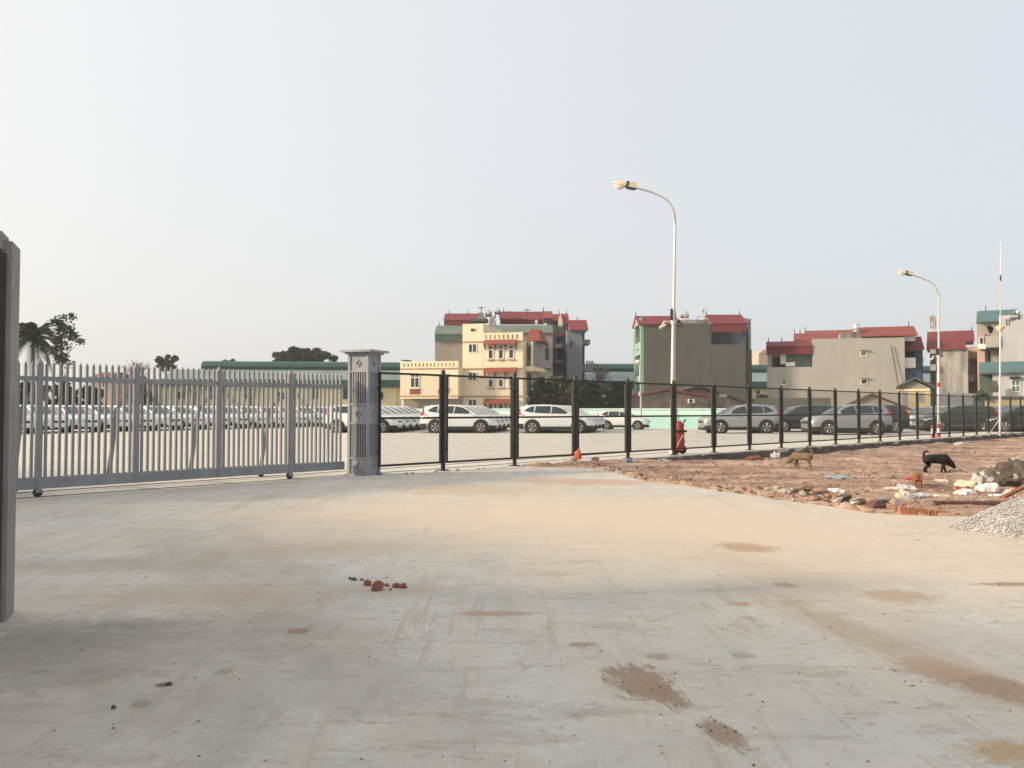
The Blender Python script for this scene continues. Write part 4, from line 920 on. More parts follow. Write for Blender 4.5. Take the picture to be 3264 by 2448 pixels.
H.put('aerial_head', MB().lathe([(.05, 0), (.22, .15), (.22, .3), (.05, .45)], 10, 'z', tuple(P(2240, 992, Y))), 'galv')
H.box('side_wall', 2380, 2396, 1016, None, 4, 9, 'wall_bluegrey'); H.box('side_strip', 2389, 2395, 1045, 1140, 3.5, 3.95, 'wall_mint'); H.box('lower_side', 2380, 2398, 1115, None, 2.6, 3.9, 'wall_cement')
H.roof(2383, 2396, 1014, 1030, 4, 'roof_red', 2)
# low houses in front of it
H = House('low_gabled_shed', 'low stained shed with a red edged gable and air conditioner', 2130, 80)
Y = 80
k = MB().prism([(XA(2002, Y), -.2), (XA(2256, Y), -.2), (XA(2256, Y), ZA(1268, Y)), (XA(2132, Y), ZA(1247, Y)), (XA(2002, Y), ZA(1268, Y))], Y, Y + 7, 'y'); H.put('wall', k, 'wall_stained')
k = MB(); a, b_, c_ = (XA(1998, Y), ZA(1267, Y)), (XA(2132, Y), ZA(1244, Y)), (XA(2260, Y), ZA(1267, Y)); t = .16
k.prism([a, b_, (b_[0], b_[1] + t), (a[0], a[1] + t)], Y - .3, Y + 7.3, 'y'); k.prism([b_, c_, (c_[0], c_[1] + t), (b_[0], b_[1] + t)], Y - .3, Y + 7.3, 'y'); H.put('roof', k, 'roof_red')
H.box('air_conditioner', 2196, 2215, 1272, 1285, -.5, 0, 'white_paint'); H.put('fan_grille', MB().lathe([(.17, -.02), (.17, 0)], 14, 'y', (XA(2202, 79.5), 79.49, ZA(1278.5, 79.5))), 'dark_open')
H = House('collapsing_shed', 'grey shed with broken tile roof between the red edged gable and silver car', 2290, 84)
Y = 84
k = MB().prism([(XA(2170, Y), -.2), (XA(2370, Y), -.2), (XA(2370, Y), ZA(1284, Y)), (XA(2228, Y), ZA(1236, Y)), (XA(2170, Y), ZA(1252, Y))], Y, Y + 6, 'y'); H.put('wall', k, 'wall_stained')
k = MB(); a, b_, c_ = (XA(2165, Y), ZA(1252, Y)), (XA(2228, Y), ZA(1233, Y)), (XA(2374, Y), ZA(1283, Y)); t = .2
k.prism([a, b_, (b_[0], b_[1] + t), (a[0], a[1] + t)], Y - .4, Y + 6.3, 'y'); k.prism([b_, c_, (c_[0], c_[1] + t), (b_[0], b_[1] + t)], Y - .4, Y + 6.3, 'y'); H.put('roof', k, 'roof_tile_grey')
H.box('roof_sheet', 2270, 2284, 1255, 1263, -.6, -.45, 'white_paint'); H.box('roof_sheet', 2294, 2318, 1256, 1266, -.6, -.45, 'wall_grey')
H = House('boundary_shed', 'low grey cement wall in front of the cream house', 2550, 88, 'wall', turn=1.0)
H.box('wall', 2400, 2648, 1268, None, 0, .3, 'wall_cement')

# big cream house
H = House('cream_house', 'wide cream rendered house with blank side wall and orange red roofs', 2660, 100, turn=0.8)
H.box('wall', 2446, 2593, 1168, None, 0, 9, 'wall_cream'); H.box('wall', 2593.05, 2877, 1079, None, 0.01, 9, 'wall_cream')
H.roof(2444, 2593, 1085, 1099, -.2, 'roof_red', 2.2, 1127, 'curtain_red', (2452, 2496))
H.box('terrace_screen', 2510, 2592.5, 1126, 1167, 1.2, 1.4, 'win_green'); H.box('terrace_post', 2449, 2460, 1126, 1168, .3, .8, 'wall_beige'); H.box('terrace_box', 2490, 2508, 1127, 1158, .8, 1.5, 'white_paint'); H.box('terrace_crate', 2507, 2537, 1153, 1166, .3, .9, 'white_paint'); H.box('terrace_stair', 2465, 2490, 1137, 1167, 2, 3, 'rust_brown')
H.box('terrace_back_wall', 2461, 2593, 1100, 1168, 5, 8, 'wall_pink')
H.roof(2537, 2680, 1061, 1082, 3, 'roof_orange', 3, None, None, (2539, 2557)); H.roof(2573, 2730, 1054, 1062, 9, 'roof_orange', 3, None, None, (2575,)); H.roof(2744, 2918, 1046, 1072, -.2, 'roof_orange', 3, None, None, (2903,))
H.box('roof_block', 2681, 2720, 1062, 1080, .2, 3, 'wall_grey'); H.box('roof_rubble', 2718, 2745, 1064, 1080, .1, 3, 'wall_stained'); H.tank(2720, 2743, 1032, 1061, .5, False)
for (x0, x1, y0, y1, gl) in ((2744, 2760, 1122, 1134.5, 'win_green'), (2744, 2760, 1211, 1223.5, 'dark_open'), (2494, 2506, 1212.5, 1223, 'win_green')):
    H.win(x0, x1, y0, y1, 0, 1, 1, .10, gl, 'cream_trim'); H.box('window_hood', x0 - 5, x1 + 7, y0 - 6.5, y0 - 4.5, -.4, -.01, 'wall_cream')
for (y0, y1) in ((1075, 1091), (1144, 1175)): H.box('balcony', 2877.3, 2909, y0, y1, .8, 4, 'white_paint')
H.roof(2878, 2936, 1079, 1117, 1.5, 'roof_red', 2.2); H.box('balcony_back', 2877.2, 2930, 1120, None, 4.2, 9, 'wall_bluegrey'); H.box('balcony_opening', 2880, 2905, 1092, 1143, 4.1, 4.19, 'dark_open')
Y = 103; H.put('drain_pipe', MB().tube([P(2905, 1132, Y), P(2922, 1138, Y), P(2926, 1150, Y), P(2924, 1170, Y)], .12, 8), 'wall_bluegrey'); H.box('blue_barrel', 2907, 2929, 1190, 1212, 1.5, 2.4, 'cloth_blue')
H.put('cable', MB().tube([P(2832, 1105, 99.8), P(2846, 1180, 99.7), P(2856, 1236, 99.6)], .05, 5), 'dark_metal')
# small yellow gabled house and pink shed
H = House('small_yellow_house', 'small pale yellow house with dark tiled gable roof', 2910, 84, turn=1.0)
Y = 84
k = MB().prism([(XA(2860, Y), -.2), (XA(2966, Y), -.2), (XA(2966, Y), ZA(1238, Y)), (XA(2912, Y), ZA(1214, Y)), (XA(2860, Y), ZA(1238, Y))], Y, Y + 6, 'y'); H.put('wall', k, 'pale_yellow')
H.put('gable', MB().prism([(XA(2862, Y), ZA(1237, Y)), (XA(2964, Y), ZA(1237, Y)), (XA(2912, Y), ZA(1212, Y))], Y - .05, Y - .01, 'y'), 'wall_beige')
k = MB(); a, b_, c_ = (XA(2850, Y), ZA(1239, Y)), (XA(2910, Y), ZA(1208, Y)), (XA(2972, Y), ZA(1239, Y)); t = .22
k.prism([a, b_, (b_[0], b_[1] + t), (a[0], a[1] + t)], Y - .5, Y + 6.3, 'y'); k.prism([b_, c_, (c_[0], c_[1] + t), (b_[0], b_[1] + t)], Y - .5, Y + 6.3, 'y'); H.put('roof', k, 'roof_tile_grey')
H.box('door', 2876, 2890, 1250, 1300, -.06, -.01, 'wall_bluegrey'); H.win(2918, 2940, 1252, 1281, 0, 1, 1, .06, 'wall_bluegrey', 'pale_yellow')
H.box('eave_band', 2862, 2965, 1240, 1246, -.12, -.01, 'cream_trim')
H = House('pink_shed', 'low pinkish shed with thin brown gable edges behind the larger silver SUV', 2775, 76, turn=1.0)
Y = 76
k = MB().prism([(XA(2690, Y), -.2), (XA(2856, Y), -.2), (XA(2856, Y), ZA(1290, Y)), (XA(2775, Y), ZA(1259, Y)), (XA(2690, Y), ZA(1294, Y))], Y, Y + 6, 'y'); H.put('wall', k, 'wall_beige')
k = MB(); a, b_, c_ = (XA(2684, Y), ZA(1295, Y)), (XA(2775, Y), ZA(1257, Y)), (XA(2900, Y), ZA(1308, Y)); t = .12
k.prism([a, b_, (b_[0], b_[1] + t), (a[0], a[1] + t)], Y - .4, Y + 6.3, 'y'); k.prism([b_, c_, (c_[0], c_[1] + t), (b_[0], b_[1] + t)], Y - .4, Y + 6.3, 'y'); H.put('roof', k, 'rust_brown')
# narrow grey house with red roofs
H = House('stained_house', 'narrow grey stained house with two red roofs behind the banded lamp', 3035, 98, turn=1.0)
H.box('wall', 2985, 3087, 1108, None, 0, 9, 'wall_grey'); H.box('side_wall', 2966, 2984.8, 1115, None, .5, 8, 'wall_teal_dark')
for y0, y1 in ((1112, 1126), (1160, 1180)): H.box('balcony', 2966, 2985, y0, y1, -.6, .5, 'wall_beige')
H.roof(2955, 3082, 1081, 1110, -.4, 'roof_red', 2.4); H.roof(2957, 3109, 1057, 1088, 5, 'roof_red', 3, None, None, (3102,))
H.box('lower_wall', 2985, 3110, 1254, None, -2, -.1, 'wall_bluegrey')
H = House('pink_house', 'narrow pink house between the stained house and teal roofed house', 3103, 101, turn=1.0)
H.box('wall', 3088, 3122, 1105, None, 0, 9, 'wall_pink'); H.box('awning', 3094, 3116, 1143, 1153, -.8, -.01, 'awning'); H.box('balcony', 3090, 3108, 1196, 1216, -.8, 0, 'white_paint')
H.win(3096, 3104, 1160, 1180, 0, 1, 1, .06)
# teal roofed house at the right edge
H = House('teal_roofed_house', 'pale house with teal roofs at the right picture edge', 3200, 92, turn=1.0)
H.box('upper_wall', 3118, 3228, 1022, 1070, 3, 9, 'wall_beige'); H.roof(3114, 3250, 990, 1022, 2.6, 'roof_teal', 3, None, None, (3142,), over=.2)
H.box('pink_wall', 3117, 3142, 1060, None, 1.5, 9, 'wall_pink'); H.box('tall_wall', 3189, 3420, 1006, None, .5, 9, 'wall_lilac'); H.box('recess_wall', 3142, 3189, 1070, None, 2.0, 9, 'wall_beige')
H.box('balcony', 3144, 3189, 1069, 1106, .2, 2.0, 'wall_cream'); H.box('balcony', 3120, 3146, 1095, 1110, .5, 2, 'white_paint'); H.box('ledge', 3228, 3250, 1006, 1014, .2, .5, 'wall_cream')
H.win(3150, 3160, 1118, 1150, 2, 1, 1, .06, 'dark_open', 'wall_mint'); H.win(3125, 3136, 1075, 1094, 1.5, 1, 1, .06)
H.roof(3120, 3420, 1153, 1184, -3.2, 'roof_teal', 2.2); H.box('lower_wall', 3165, 3420, 1186, None, -2.6, .4, 'wall_lilac'); H.box('lower_recess', 3122, 3165, 1188, None, .2, 1.4, 'wall_teal_dark')
H.win(3226, 3250, 1213, 1246, -2.6, 2, 2, .10, 'win_green'); H.box('window_hood', 3220, 3254, 1200, 1207, -3.1, -2.61, 'dark_open')
H.tank(3215, 3232, 1010, 1022, 0, True); H.tank(3240, 3264, 988, 1005, 0, True)
Y = 88; H.put('lean_to_roof', MB().prism([(XA(3140, Y), ZA(1250, Y)), (XA(3185, Y), ZA(1250, Y)), (XA(3176, Y), ZA(1212, Y)), (XA(3148, Y), ZA(1212, Y))], Y - .2, Y, 'y'), 'roof_tile_grey')
H = House('ochre_wall', 'low ochre yard wall with grey coping below the teal roofed house', 3220, 78, 'wall', turn=1.0)
H.box('wall', 3138, 3420, 1272, None, 0, .3, 'pale_yellow'); H.box('coping', 3100, 3420, 1262, 1272, -.15, .45, 'wall_cement'); H.box('wall_end', 3100, 3137, 1273, None, 0.01, .3, 'wall_teal_dark')
# long warehouse behind everything
a3, b3 = P(655, 1310, 131), P(3100, 1310, 146); dw = b3 - a3
wh = empty('warehouse', (a3.x, a3.y, -.2), math.atan2(dw.y, dw.x)); tag(wh, 'very long warehouse with dark green ridge vent behind all the houses', 'warehouse'); WL = dw.length
zr, z1_, z2_, z3_ = ZA(1152, 131) + .2, ZA(1178, 131) + .2, ZA(1213, 127) + .2, ZA(1236, 126) + .2
k = MB().prism([(-3, z1_ - .1), (-3.2, z1_ + .4), (-2.6, zr - .25), (-1.2, zr), (1.2, zr), (2.6, zr - .25), (3.2, z1_ + .4), (3, z1_ - .1)], 0, WL, 'x'); k.build('ridge_vent', M['wh_green'], wh)
MB().prism([(-9, z2_), (-3, z1_ - .11), (3, z1_ - .11), (9, z2_), (9, z2_ - .3), (-9, z2_ - .3)], -4, WL, 'x').build('roof', M['wh_roof'], wh)
MB().box(-4, WL, -9.2, -8.95, z3_, z2_ + .02).build('fascia', M['wh_green'], wh)
MB().box(-4, WL, -8.8, 8.8, 0, z2_ - .31).build('wall', M['wh_wall'], wh)
for i in range(26):
    x_ = -2 + i * 4.6
    MB().box(x_, x_ + 1.1, -8.86, -8.79, 3.2, 5.2 if i % 3 else 4.2).build('window' if i % 3 else 'door', M['win_glass'] if i % 3 else M['dark_open'], wh)
    MB().box(x_ + 2.6, x_ + 3.0, -9.0, -8.81, 0, z3_).build('pilaster', M['wh_wall'], wh)
# low houses far left, seen through the gate
for (x0, x1, yt, ye, Y, mt, rm, lb) in ((280, 352, 1187, 1202, 112, 'wall_pink', 'rust_brown', 'low pinkish house with brown roof seen between the gate pickets'), (360, 428, 1200, 1214, 118, 'wall_grey', 'roof_tile_grey', 'low grey house seen through the gate, right of the pinkish house'), (436, 474, 1208, 1222, 122, 'wall_cream', 'roof_grey_green', 'small cream shed left of the long warehouse')):
    H = House('low_house', lb, (x0 + x1) / 2, Y); H.box('wall', x0 + 3, x1 - 3, ye, None, 0, 7, mt); H.roof(x0, x1, yt, ye, -.3, rm, 3.5); H.win(x0 + 14, x0 + 24, ye + 14, ye + 32, 0, 1, 1, .1); H.win(x1 - 26, x1 - 16, ye + 14, ye + 32, 0, 1, 1, .1)
H = House('apricot_house', 'distant apricot house gable left of the cream house', 2428, 150); H.box('wall', 2420, 2452, 1128, None, 0, 8, 'wall_pink'); Y = 150; H.put('roof', MB().prism([(XA(2419, Y), ZA(1128, Y)), (XA(2453, Y), ZA(1128, Y)), (XA(2450, Y), ZA(1112, Y)), (XA(2432, Y), ZA(1116, Y))], Y - .1, Y + 8, 'y'), 'wall_pink')
# radio mast behind the red roofs
am = empty('radio_mast', (XA(2974, 150), 150, 0)); tag(am, 'distant red and white radio mast above the red roofs', 'mast')
top = ZA(1008, 150); bot = 0
for dx, dy in ((-.25, -.2), (.25, -.2), (0, .25)): MB().tube([(dx, dy, 0), (dx * .8, dy * .8, top)], .07, 5).build('leg', M['galv'], am)
for i in range(12): z_ = top * (i + .5) / 12; MB().tube([(-.24, -.2, z_), (.24, -.2, z_ + .6)], .05, 4).tube([(.24, -.2, z_), (0, .25, z_ + .6)], .05, 4).build('bracing', M['galv'], am)
for dx, dz in ((-.45, -.4), (.45, -.6), (-.4, -1.4), (.4, -1.5), (0, -.2)): MB().box(dx - .12, dx + .12, -.5, -.3, top + dz - .7, top + dz + .4).build('antenna_panel', M['wall_pink'], am)

# ------------------------------------------------------------------ trees
def rnd_dir():
    while True:
        v = Vector((random.uniform(-1, 1), random.uniform(-1, 1), random.uniform(-1, 1)))
        if 0.05 < v.length < 1: return v.normalized()
def leaf_cloud(mb, c, r, n, size):
    """n leaf blades spread through a lumpy clump"""
    for _ in range(n):
        d_ = rnd_dir(); q_ = c + Vector((d_.x * r[0], d_.y * r[1], d_.z * r[2])) * (random.random() ** 0.45)
        nrm = (d_ * .6 + rnd_dir()).normalized(); u = nrm.cross(rnd_dir())
        if u.length < .1: continue
        u.normalize(); v_ = nrm.cross(u); s_ = size * random.uniform(.6, 1.35)
        a_ = q_ + u * s_; b_ = q_ + v_ * s_ * .42 + nrm * s_ * .08; c2 = q_ - u * s_; d2 = q_ - v_ * s_ * .42 + nrm * s_ * .08
        n0 = len(mb.v); mb.v += [tuple(a_), tuple(b_), tuple(c2), tuple(d2)]; mb.f.append((n0, n0 + 1, n0 + 2, n0 + 3))
def raw(mb, name, m, parent):
    me_ = bpy.data.meshes.new(name); me_.from_pydata(mb.v, [], mb.f); me_.materials.append(m); return link(name, me_, parent)
def tree(name, label, px, ytop, ybot, Y, wpx, leafm, clumps, per, leaf, seed, trunk_r=.18, shape=1.0, group=None, zbase=-0.2, depth=None, hollow=.35):
    random.seed(seed)
    X_ = XA(px, Y); zt, zb = ZA(ytop, Y), ZA(ybot, Y); wd = wpx / FPX * Y / 2; dp = depth or wd
    root = empty(name, (X_, Y, zbase)); tag(root, label, 'tree', group)
    zc = (zt + zb) / 2 - zbase; hh = (zt - zb) / 2
    tr_ = MB(); top_ = Vector((random.uniform(-.2, .2), 0, zc + hh * .5))
    tr_.tube([(0, 0, 0), (random.uniform(-.1, .1), 0, (zb - zbase) * .6), (0, 0, zb - zbase + .3), tuple(top_)], [trunk_r, trunk_r * .8, trunk_r * .65, trunk_r * .2], 8)
    cr = MB()
    for i in range(clumps):
        d_ = rnd_dir(); rad_ = random.uniform(hollow, 1.0)
        wz = 1 - max(0, d_.z * rad_) * (1 - shape)
        c_ = Vector((d_.x * wd * rad_ * .86 * wz, d_.y * dp * rad_ * .86 * wz, zc + d_.z * hh * rad_ * .88))
        if i % 3 == 0:
            s0 = Vector((0, 0, random.uniform(zb - zbase, zc))); tr_.tube([s0, s0.lerp(c_, .55) + Vector((0, 0, -.1)), c_], [trunk_r * .38, trunk_r * .22, trunk_r * .07], 5)
        k_ = random.uniform(.75, 1.25) * (wd + hh) / 2 / (clumps ** .38) * .85
        leaf_cloud(cr, c_, (k_, k_, k_ * .75), per, leaf)
    tr_.build('trunk', M['bark'], root, 50); raw(cr, 'crown', M[leafm], root)
    return root
tree('slender_tree', 'tall sparse leafy tree beside the palm behind the gate', 196, 968, 1190, 95, 128, 'leaf_dark', 30, 48, .21, 11, .14, .8, hollow=.45)
tree('dome_tree', 'broad dark dome shaped tree behind the long warehouse roof', 968, 1092, 1210, 172, 224, 'leaf_dark', 60, 110, .42, 12, .4)
tree('round_tree', 'small round dark tree left of the warehouse roof end', 527, 1125, 1195, 160, 92, 'leaf_dark', 26, 90, .36, 13, .25)
tree('distant_tree', 'tiny tree top showing above the left end of warehouse roof', 716, 1140, 1175, 185, 34, 'leaf_dark', 10, 60, .34, 14, .2)
tree('leaning_tree', 'tiny tree top right of the other one above warehouse roof', 742, 1143, 1175, 190, 24, 'leaf_dusty', 8, 50, .34, 15, .2)
for i, (px, yt, w_, lb) in enumerate(((95, 1196, 110, 'dark hedge tree under the palm behind the gate'), (200, 1200, 130, 'dark hedge tree below the slender tree behind the gate'), (285, 1214, 90, 'low dark hedge tree left of the pinkish house'), (455, 1200, 60, 'dusty bush tree in front of the small cream shed'))):
    tree('hedge_tree', lb, px, yt, 1330, 100 + i * 2, w_, 'leaf_dark' if i < 3 else 'leaf_dusty', 44, 90, .24, 21 + i, .15, group='hedge trees behind the gate', zbase=-.2)
for i, (px, yt, yb, w_, Y, m_, lb) in enumerate(((1735, 1183, 1330, 120, 80, 'leaf_dark', 'dark leafy tree in front of the arched window of the beige house'), (1800, 1168, 1330, 130, 84, 'leaf_dusty', 'dusty brown topped tree in front of the blue grey house'), (1885, 1204, 1330, 120, 79, 'leaf_dark', 'dark leafy tree right of the dusty topped tree'), (1965, 1214, 1330, 110, 82, 'leaf_dark', 'dark leafy tree left of the mint arcade and thin lamp'))):
    tree('yard_tree', lb, px, yt, yb, Y, w_, m_, 62, 120, .19, 31 + i, .16, group='trees behind the mint wall')
tree('garden_shrub', 'green and pale flowering shrub beside the ochre wall', 3128, 1235, 1290, 79, 46, 'weed', 18, 60, .14, 40, .05)
tree('small_tree', 'small dark tree behind the fence below the cream house', 2425, 1238, 1300, 90, 50, 'leaf_dusty', 22, 70, .18, 41, .08)
tree('balcony_tree', 'green potted tree on the terrace of teal roofed house', 3160, 1030, 1070, 93, 18, 'leaf_dark', 12, 50, .14, 42, .05, zbase=ZA(1072, 93))
tree('balcony_plant', 'dark leafy potted tree on the yellow house side balcony', 1700, 1100, 1180, 103, 20, 'leaf_dark', 20, 50, .16, 43, .05, zbase=ZA(1184, 103))
def bare_tree(px, yt, Y, wpx, label, seed):
    random.seed(seed); X_ = XA(px, Y); root = empty('bare_tree', (X_, Y, -.2)); tag(root, label, 'tree'); h = ZA(yt, Y) + .2; wd = wpx / FPX * Y / 2
    mb = MB().tube([(0, 0, 0), (0, 0, h * .6), (0, 0, h * .95)], [.2, .12, .03], 6); mb.build('trunk', M['bark'], root)
    br = MB()
    for i in range(38):
        z0 = h * random.uniform(.45, .85); e_ = Vector((random.uniform(-wd, wd), random.uniform(-wd, wd), h * random.uniform(.72, 1.0))); m_ = Vector((e_.x * .4, e_.y * .4, (z0 + e_.z) / 2 - .2))
        br.tube([(0, 0, z0), m_, e_], [.06, .04, .015], 4)
        for j in range(4): br.tube([m_.lerp(e_, .5), e_ + Vector((random.uniform(-1, 1), random.uniform(-1, 1), random.uniform(-.2, 1))) * wd * .35], [.03, .012], 3)
    br.build('branches', M['leaf_bare'], root)
bare_tree(432, 1150, 115, 70, 'leafless grey tree left of the small round tree', 51)
bare_tree(1918, 1160, 118, 60, 'leafless pale tree between blue grey house and warehouse roof', 52)
bare_tree(800, 1215, 118, 90, 'leafless tree in front of the yellow warehouse wall', 53)
bare_tree(620, 1210, 120, 90, 'leafless tree near the left end of warehouse wall', 54)
# palm
random.seed(60)
Yp = 96; pr = empty('palm_tree', (XA(102, Yp), Yp, -.2)); tag(pr, 'dark palm with drooping fronds beside the concrete wall', 'palm')
hz = ZA(1078, Yp) + .2
MB().tube([(0, 0, 0), (.1, 0, hz * .5), (0, 0, hz * .85), (0, 0, hz)], [.2, .17, .15, .12], 10).build('trunk', M['palm_bark'], pr, 50)
for i in range(34):
    a_ = 2 * math.pi * i / 34 + random.uniform(-.15, .15); up = random.choice([1.3, 1.0, .7, .4, .1, -.2]); Lf = random.uniform(3.6, 4.4)
    spine = []
    for j in range(10):
        t_ = j / 9; rr_ = Lf * t_ * (1 - .15 * t_) * math.cos(up * .8); zz = Lf * (math.sin(up) * t_ * 1.05 - .95 * t_ ** 2.2 * (1 - up * .25)); spine.append(Vector((math.cos(a_) * rr_, math.sin(a_) * rr_, hz + zz)))
    mb = MB(); mb.tube(spine, [.05 - .004 * j for j in range(10)], 5)
    for j in range(1, 27):
        t_ = j / 27 * 8.9; q0 = spine[int(t_)].lerp(spine[min(9, int(t_) + 1)], t_ - int(t_)); tg = (spine[min(9, int(t_) + 1)] - spine[int(t_)]).normalized()
        sd_ = tg.cross(Vector((0, 0, 1))).normalized(); ll = .85 * math.sin(math.pi * min(1, .18 + .8 * j / 27)) + .1
        for sgn in (1, -1):
            e_ = q0 + sd_ * sgn * ll * .75 + tg * ll * .45 + Vector((0, 0, -ll * .45)); wv = tg * .10
            n0 = len(mb.v); mb.v += [tuple(q0 - wv), tuple(q0 + wv), tuple(e_)]; mb.f.append((n0, n0 + 1, n0 + 2))
    raw(mb, 'frond', M['leaf_palm'], pr)

# ------------------------------------------------------------------ street lamps and masts
def street_lamp(base, lean, arm_pts, label, bands=False, cam_box=True):
    root = empty('street_lamp', base); tag(root, label, 'street lamp', 'curved arm street lamps')
    H0 = arm_pts[0][1]
    def at(u, z): return (u + lean * z, 0, z)
    MB().tube([at(0, 0), at(0, 3.9)], [.078, .064], 14).build('pole', M['galv'], root, 50)
    MB().tube([at(0, 3.9), at(0, 4.05), at(0, 4.051), at(0, H0)] + [at(u, z) for u, z in arm_pts[1:]], [.064, .055, .047, .042] + [.038 - .002 * i for i in range(len(arm_pts) - 1)], 12).build('arm', M['galv'], root, 60)
    u, z = arm_pts[-1]; u0, z0 = arm_pts[-2]; tilt = math.atan2(z - z0, -(u - u0))
    Mx = Matrix.Translation((u + lean * z, 0, z)) @ Matrix.Rotation(tilt * .55, 4, 'Y') @ Matrix.Scale(.82, 4)
    hb = MB().box(-.36, 0.02, -.13, .13, -.03, .17, Mx); hd = hb.build('lamp_housing', M['lamp_shell'], root)
    MB().box(-.375, -.30, -.14, .14, -.04, .18, Mx).box(-.30, .0, -.10, .10, -.075, -.031, Mx).build('housing_rim', M['dark_metal'], hd)
    sh = MB(); n = 12
    prof = [(-.375, .13, .16, .0), (-.50, .145, .175, -.0), (-.65, .135, .165, .01), (-.80, .10, .14, .02), (-.90, .03, .09, .04)]
    base_ = len(sh.v)
    for xx, hw_, zt_, zb_ in prof:
        for i in range(n): a_ = math.pi * i / (n - 1); sh.v.append(tuple(Mx @ Vector((xx, hw_ * math.cos(a_), zb_ + (zt_ - zb_) * math.sin(a_)))))
    for i in range(len(prof) - 1):
        for j in range(n - 1): q_ = i * n + j; sh.f.append((q_, q_ + 1, q_ + 1 + n, q_ + n))
    sh.build('reflector_shell', M['lamp_shell'], root, 60)
    ln = MB(); prof = [(-.40, .12, .0), (-.50, .13, -.13), (-.62, .12, -.17), (-.75, .09, -.12), (-.87, .03, .03)]
    for xx, hw_, zb_ in prof:
        for i in range(n): a_ = math.pi * i / (n - 1); ln.v.append(tuple(Mx @ Vector((xx, hw_ * math.cos(a_), .02 + (zb_ - .02) * math.sin(a_)))))
    for i in range(len(prof) - 1):
        for j in range(n - 1): q_ = i * n + j; ln.f.append((q_, q_ + 1, q_ + 1 + n, q_ + n))
    ln.build('lens', M['lamp_lens'], root, 60)
    zc = 4.0
    if cam_box:
        MB().lathe([(.095, -.06), (.095, .06)], 12, 'z', at(0, zc)).build('clamp', M['galv'], root)
        MB().tube([at(-.09, zc), at(-.28, zc + .02), at(-.36, zc - .12)], .03, 6).build('bracket', M['galv'], root)
        MB().tube([at(-.24, zc - .08), at(-.42, zc - .17)], [.04, .05], 8).build('floodlight', M['lamp_shell'], root, 50); MB().tube([at(.09, zc), at(.2, zc + .03)], .04, 6).build('bracket', M['dark_metal'], root)
        MB().box(-.04, .04, -.10, -.07, 4.05, 4.4).build('junction_box', M['dark_metal'], root)
    if bands:
        for (za, zb_, mm) in ((0, .22, 'red_paint'), (.22, .46, 'white_paint'), (.46, .66, 'red_paint'), (2.5, 2.7, 'red_paint')):
            MB().tube([at(0, za), at(0, zb_)], .084, 14).build('painted_band', M[mm], root, 50)
    return root
b1 = G(2142, 1447); Yl = b1.y
def arm(pts, Yd, bx, lean): return [((XA(px, Yd) - bx) - lean * ZA(py, Yd), ZA(py, Yd)) for px, py in pts]
lean = (XA(2155, Yl) - b1.x) / ZA(760, Yl) * .92
street_lamp(b1, lean, arm([(2155, 720), (2154, 690), (2147, 663), (2132, 640), (2108, 624), (2075, 611), (2030, 599)], Yl, b1.x, lean), 'tall pale street lamp with curved arm beside the red extinguisher trolley')
b2 = G(2992, 1394); Y2 = b2.y; lean2 = .016
street_lamp(b2, lean2, arm([(2996, 945), (2994, 930), (2988, 915), (2978, 903), (2962, 894), (2940, 885), (2912, 876)], Y2, b2.x, lean2), 'smaller looking street lamp with red and white banded base', True)
b3_ = G(3187, 1389); ms = empty('lightning_mast', b3_); tag(ms, 'thin tapering lightning mast with a collar near the right edge', 'mast')
ht = ZA(773, b3_.y); hc = ZA(1045, b3_.y)
def ml(z): return (z * .022, 0, z)
MB().tube([ml(0), ml(2.4), ml(2.41), ml(hc + .6)], [.065, .06, .05, .04], 12).build('pole', M['galv'], ms, 50); MB().tube([ml(hc + .6), ml(ht * .8)], [.03, .02], 8).build('upper_pole', M['galv'], ms, 50); MB().tube([ml(ht * .8), ml(ht * .83)], .04, 8).build('joint', M['dark_metal'], ms); MB().tube([ml(ht * .83), ml(ht)], [.025, .012], 6).build('rod', M['galv'], ms)
MB().lathe([(.05, -.22), (.22, 0), (.23, .05), (.06, .13)], 14, 'z', ml(hc)).build('collar', M['lamp_shell'], ms, 40)
for sx in (-.5, .5): MB().tube([ml(.9), (sx, .2, .02)], .03, 6).build('stay', M['galv'], ms)
b4 = P(2043, 1310, 61.5); tl = empty('thin_lamp_post', (b4.x, 61.5, 0)); tag(tl, 'thin distant lamp post in front of the mint arcade house', 'street lamp')
MB().tube([(0, 0, 0), (0, 0, ZA(1256, 61.5)), (-.1, 0, ZA(1160, 61.5))], [.07, .06, .04], 8).build('pole', M['galv'], tl, 50); MB().tube([(-.06, 0, ZA(1262, 61.5)), (-.06, 0, ZA(1248, 61.5))], .11, 8).build('collar', M['galv'], tl); MB().lathe([(.05, -.15), (.22, 0), (.20, .12), (.04, .18)], 10, 'z', (-.18, 0, ZA(1155, 61.5))).build('lamp_head', M['lamp_shell'], tl, 50)
b5 = P(1388 if False else 2043, 1310, 61.5)
# banded bollard next to the second lamp
bb_ = G(2975, 1396); bo = empty('bollard', bb_); tag(bo, 'red and white bollard left of the banded lamp base', 'bollard')
for (za, zb_, mm) in ((0, .2, 'red_paint'), (.2, .45, 'white_paint'), (.45, .62, 'red_paint')): MB().tube([(0, .12, za), (0, .12, zb_)], .05, 12).build('painted_band', M[mm], bo, 50)
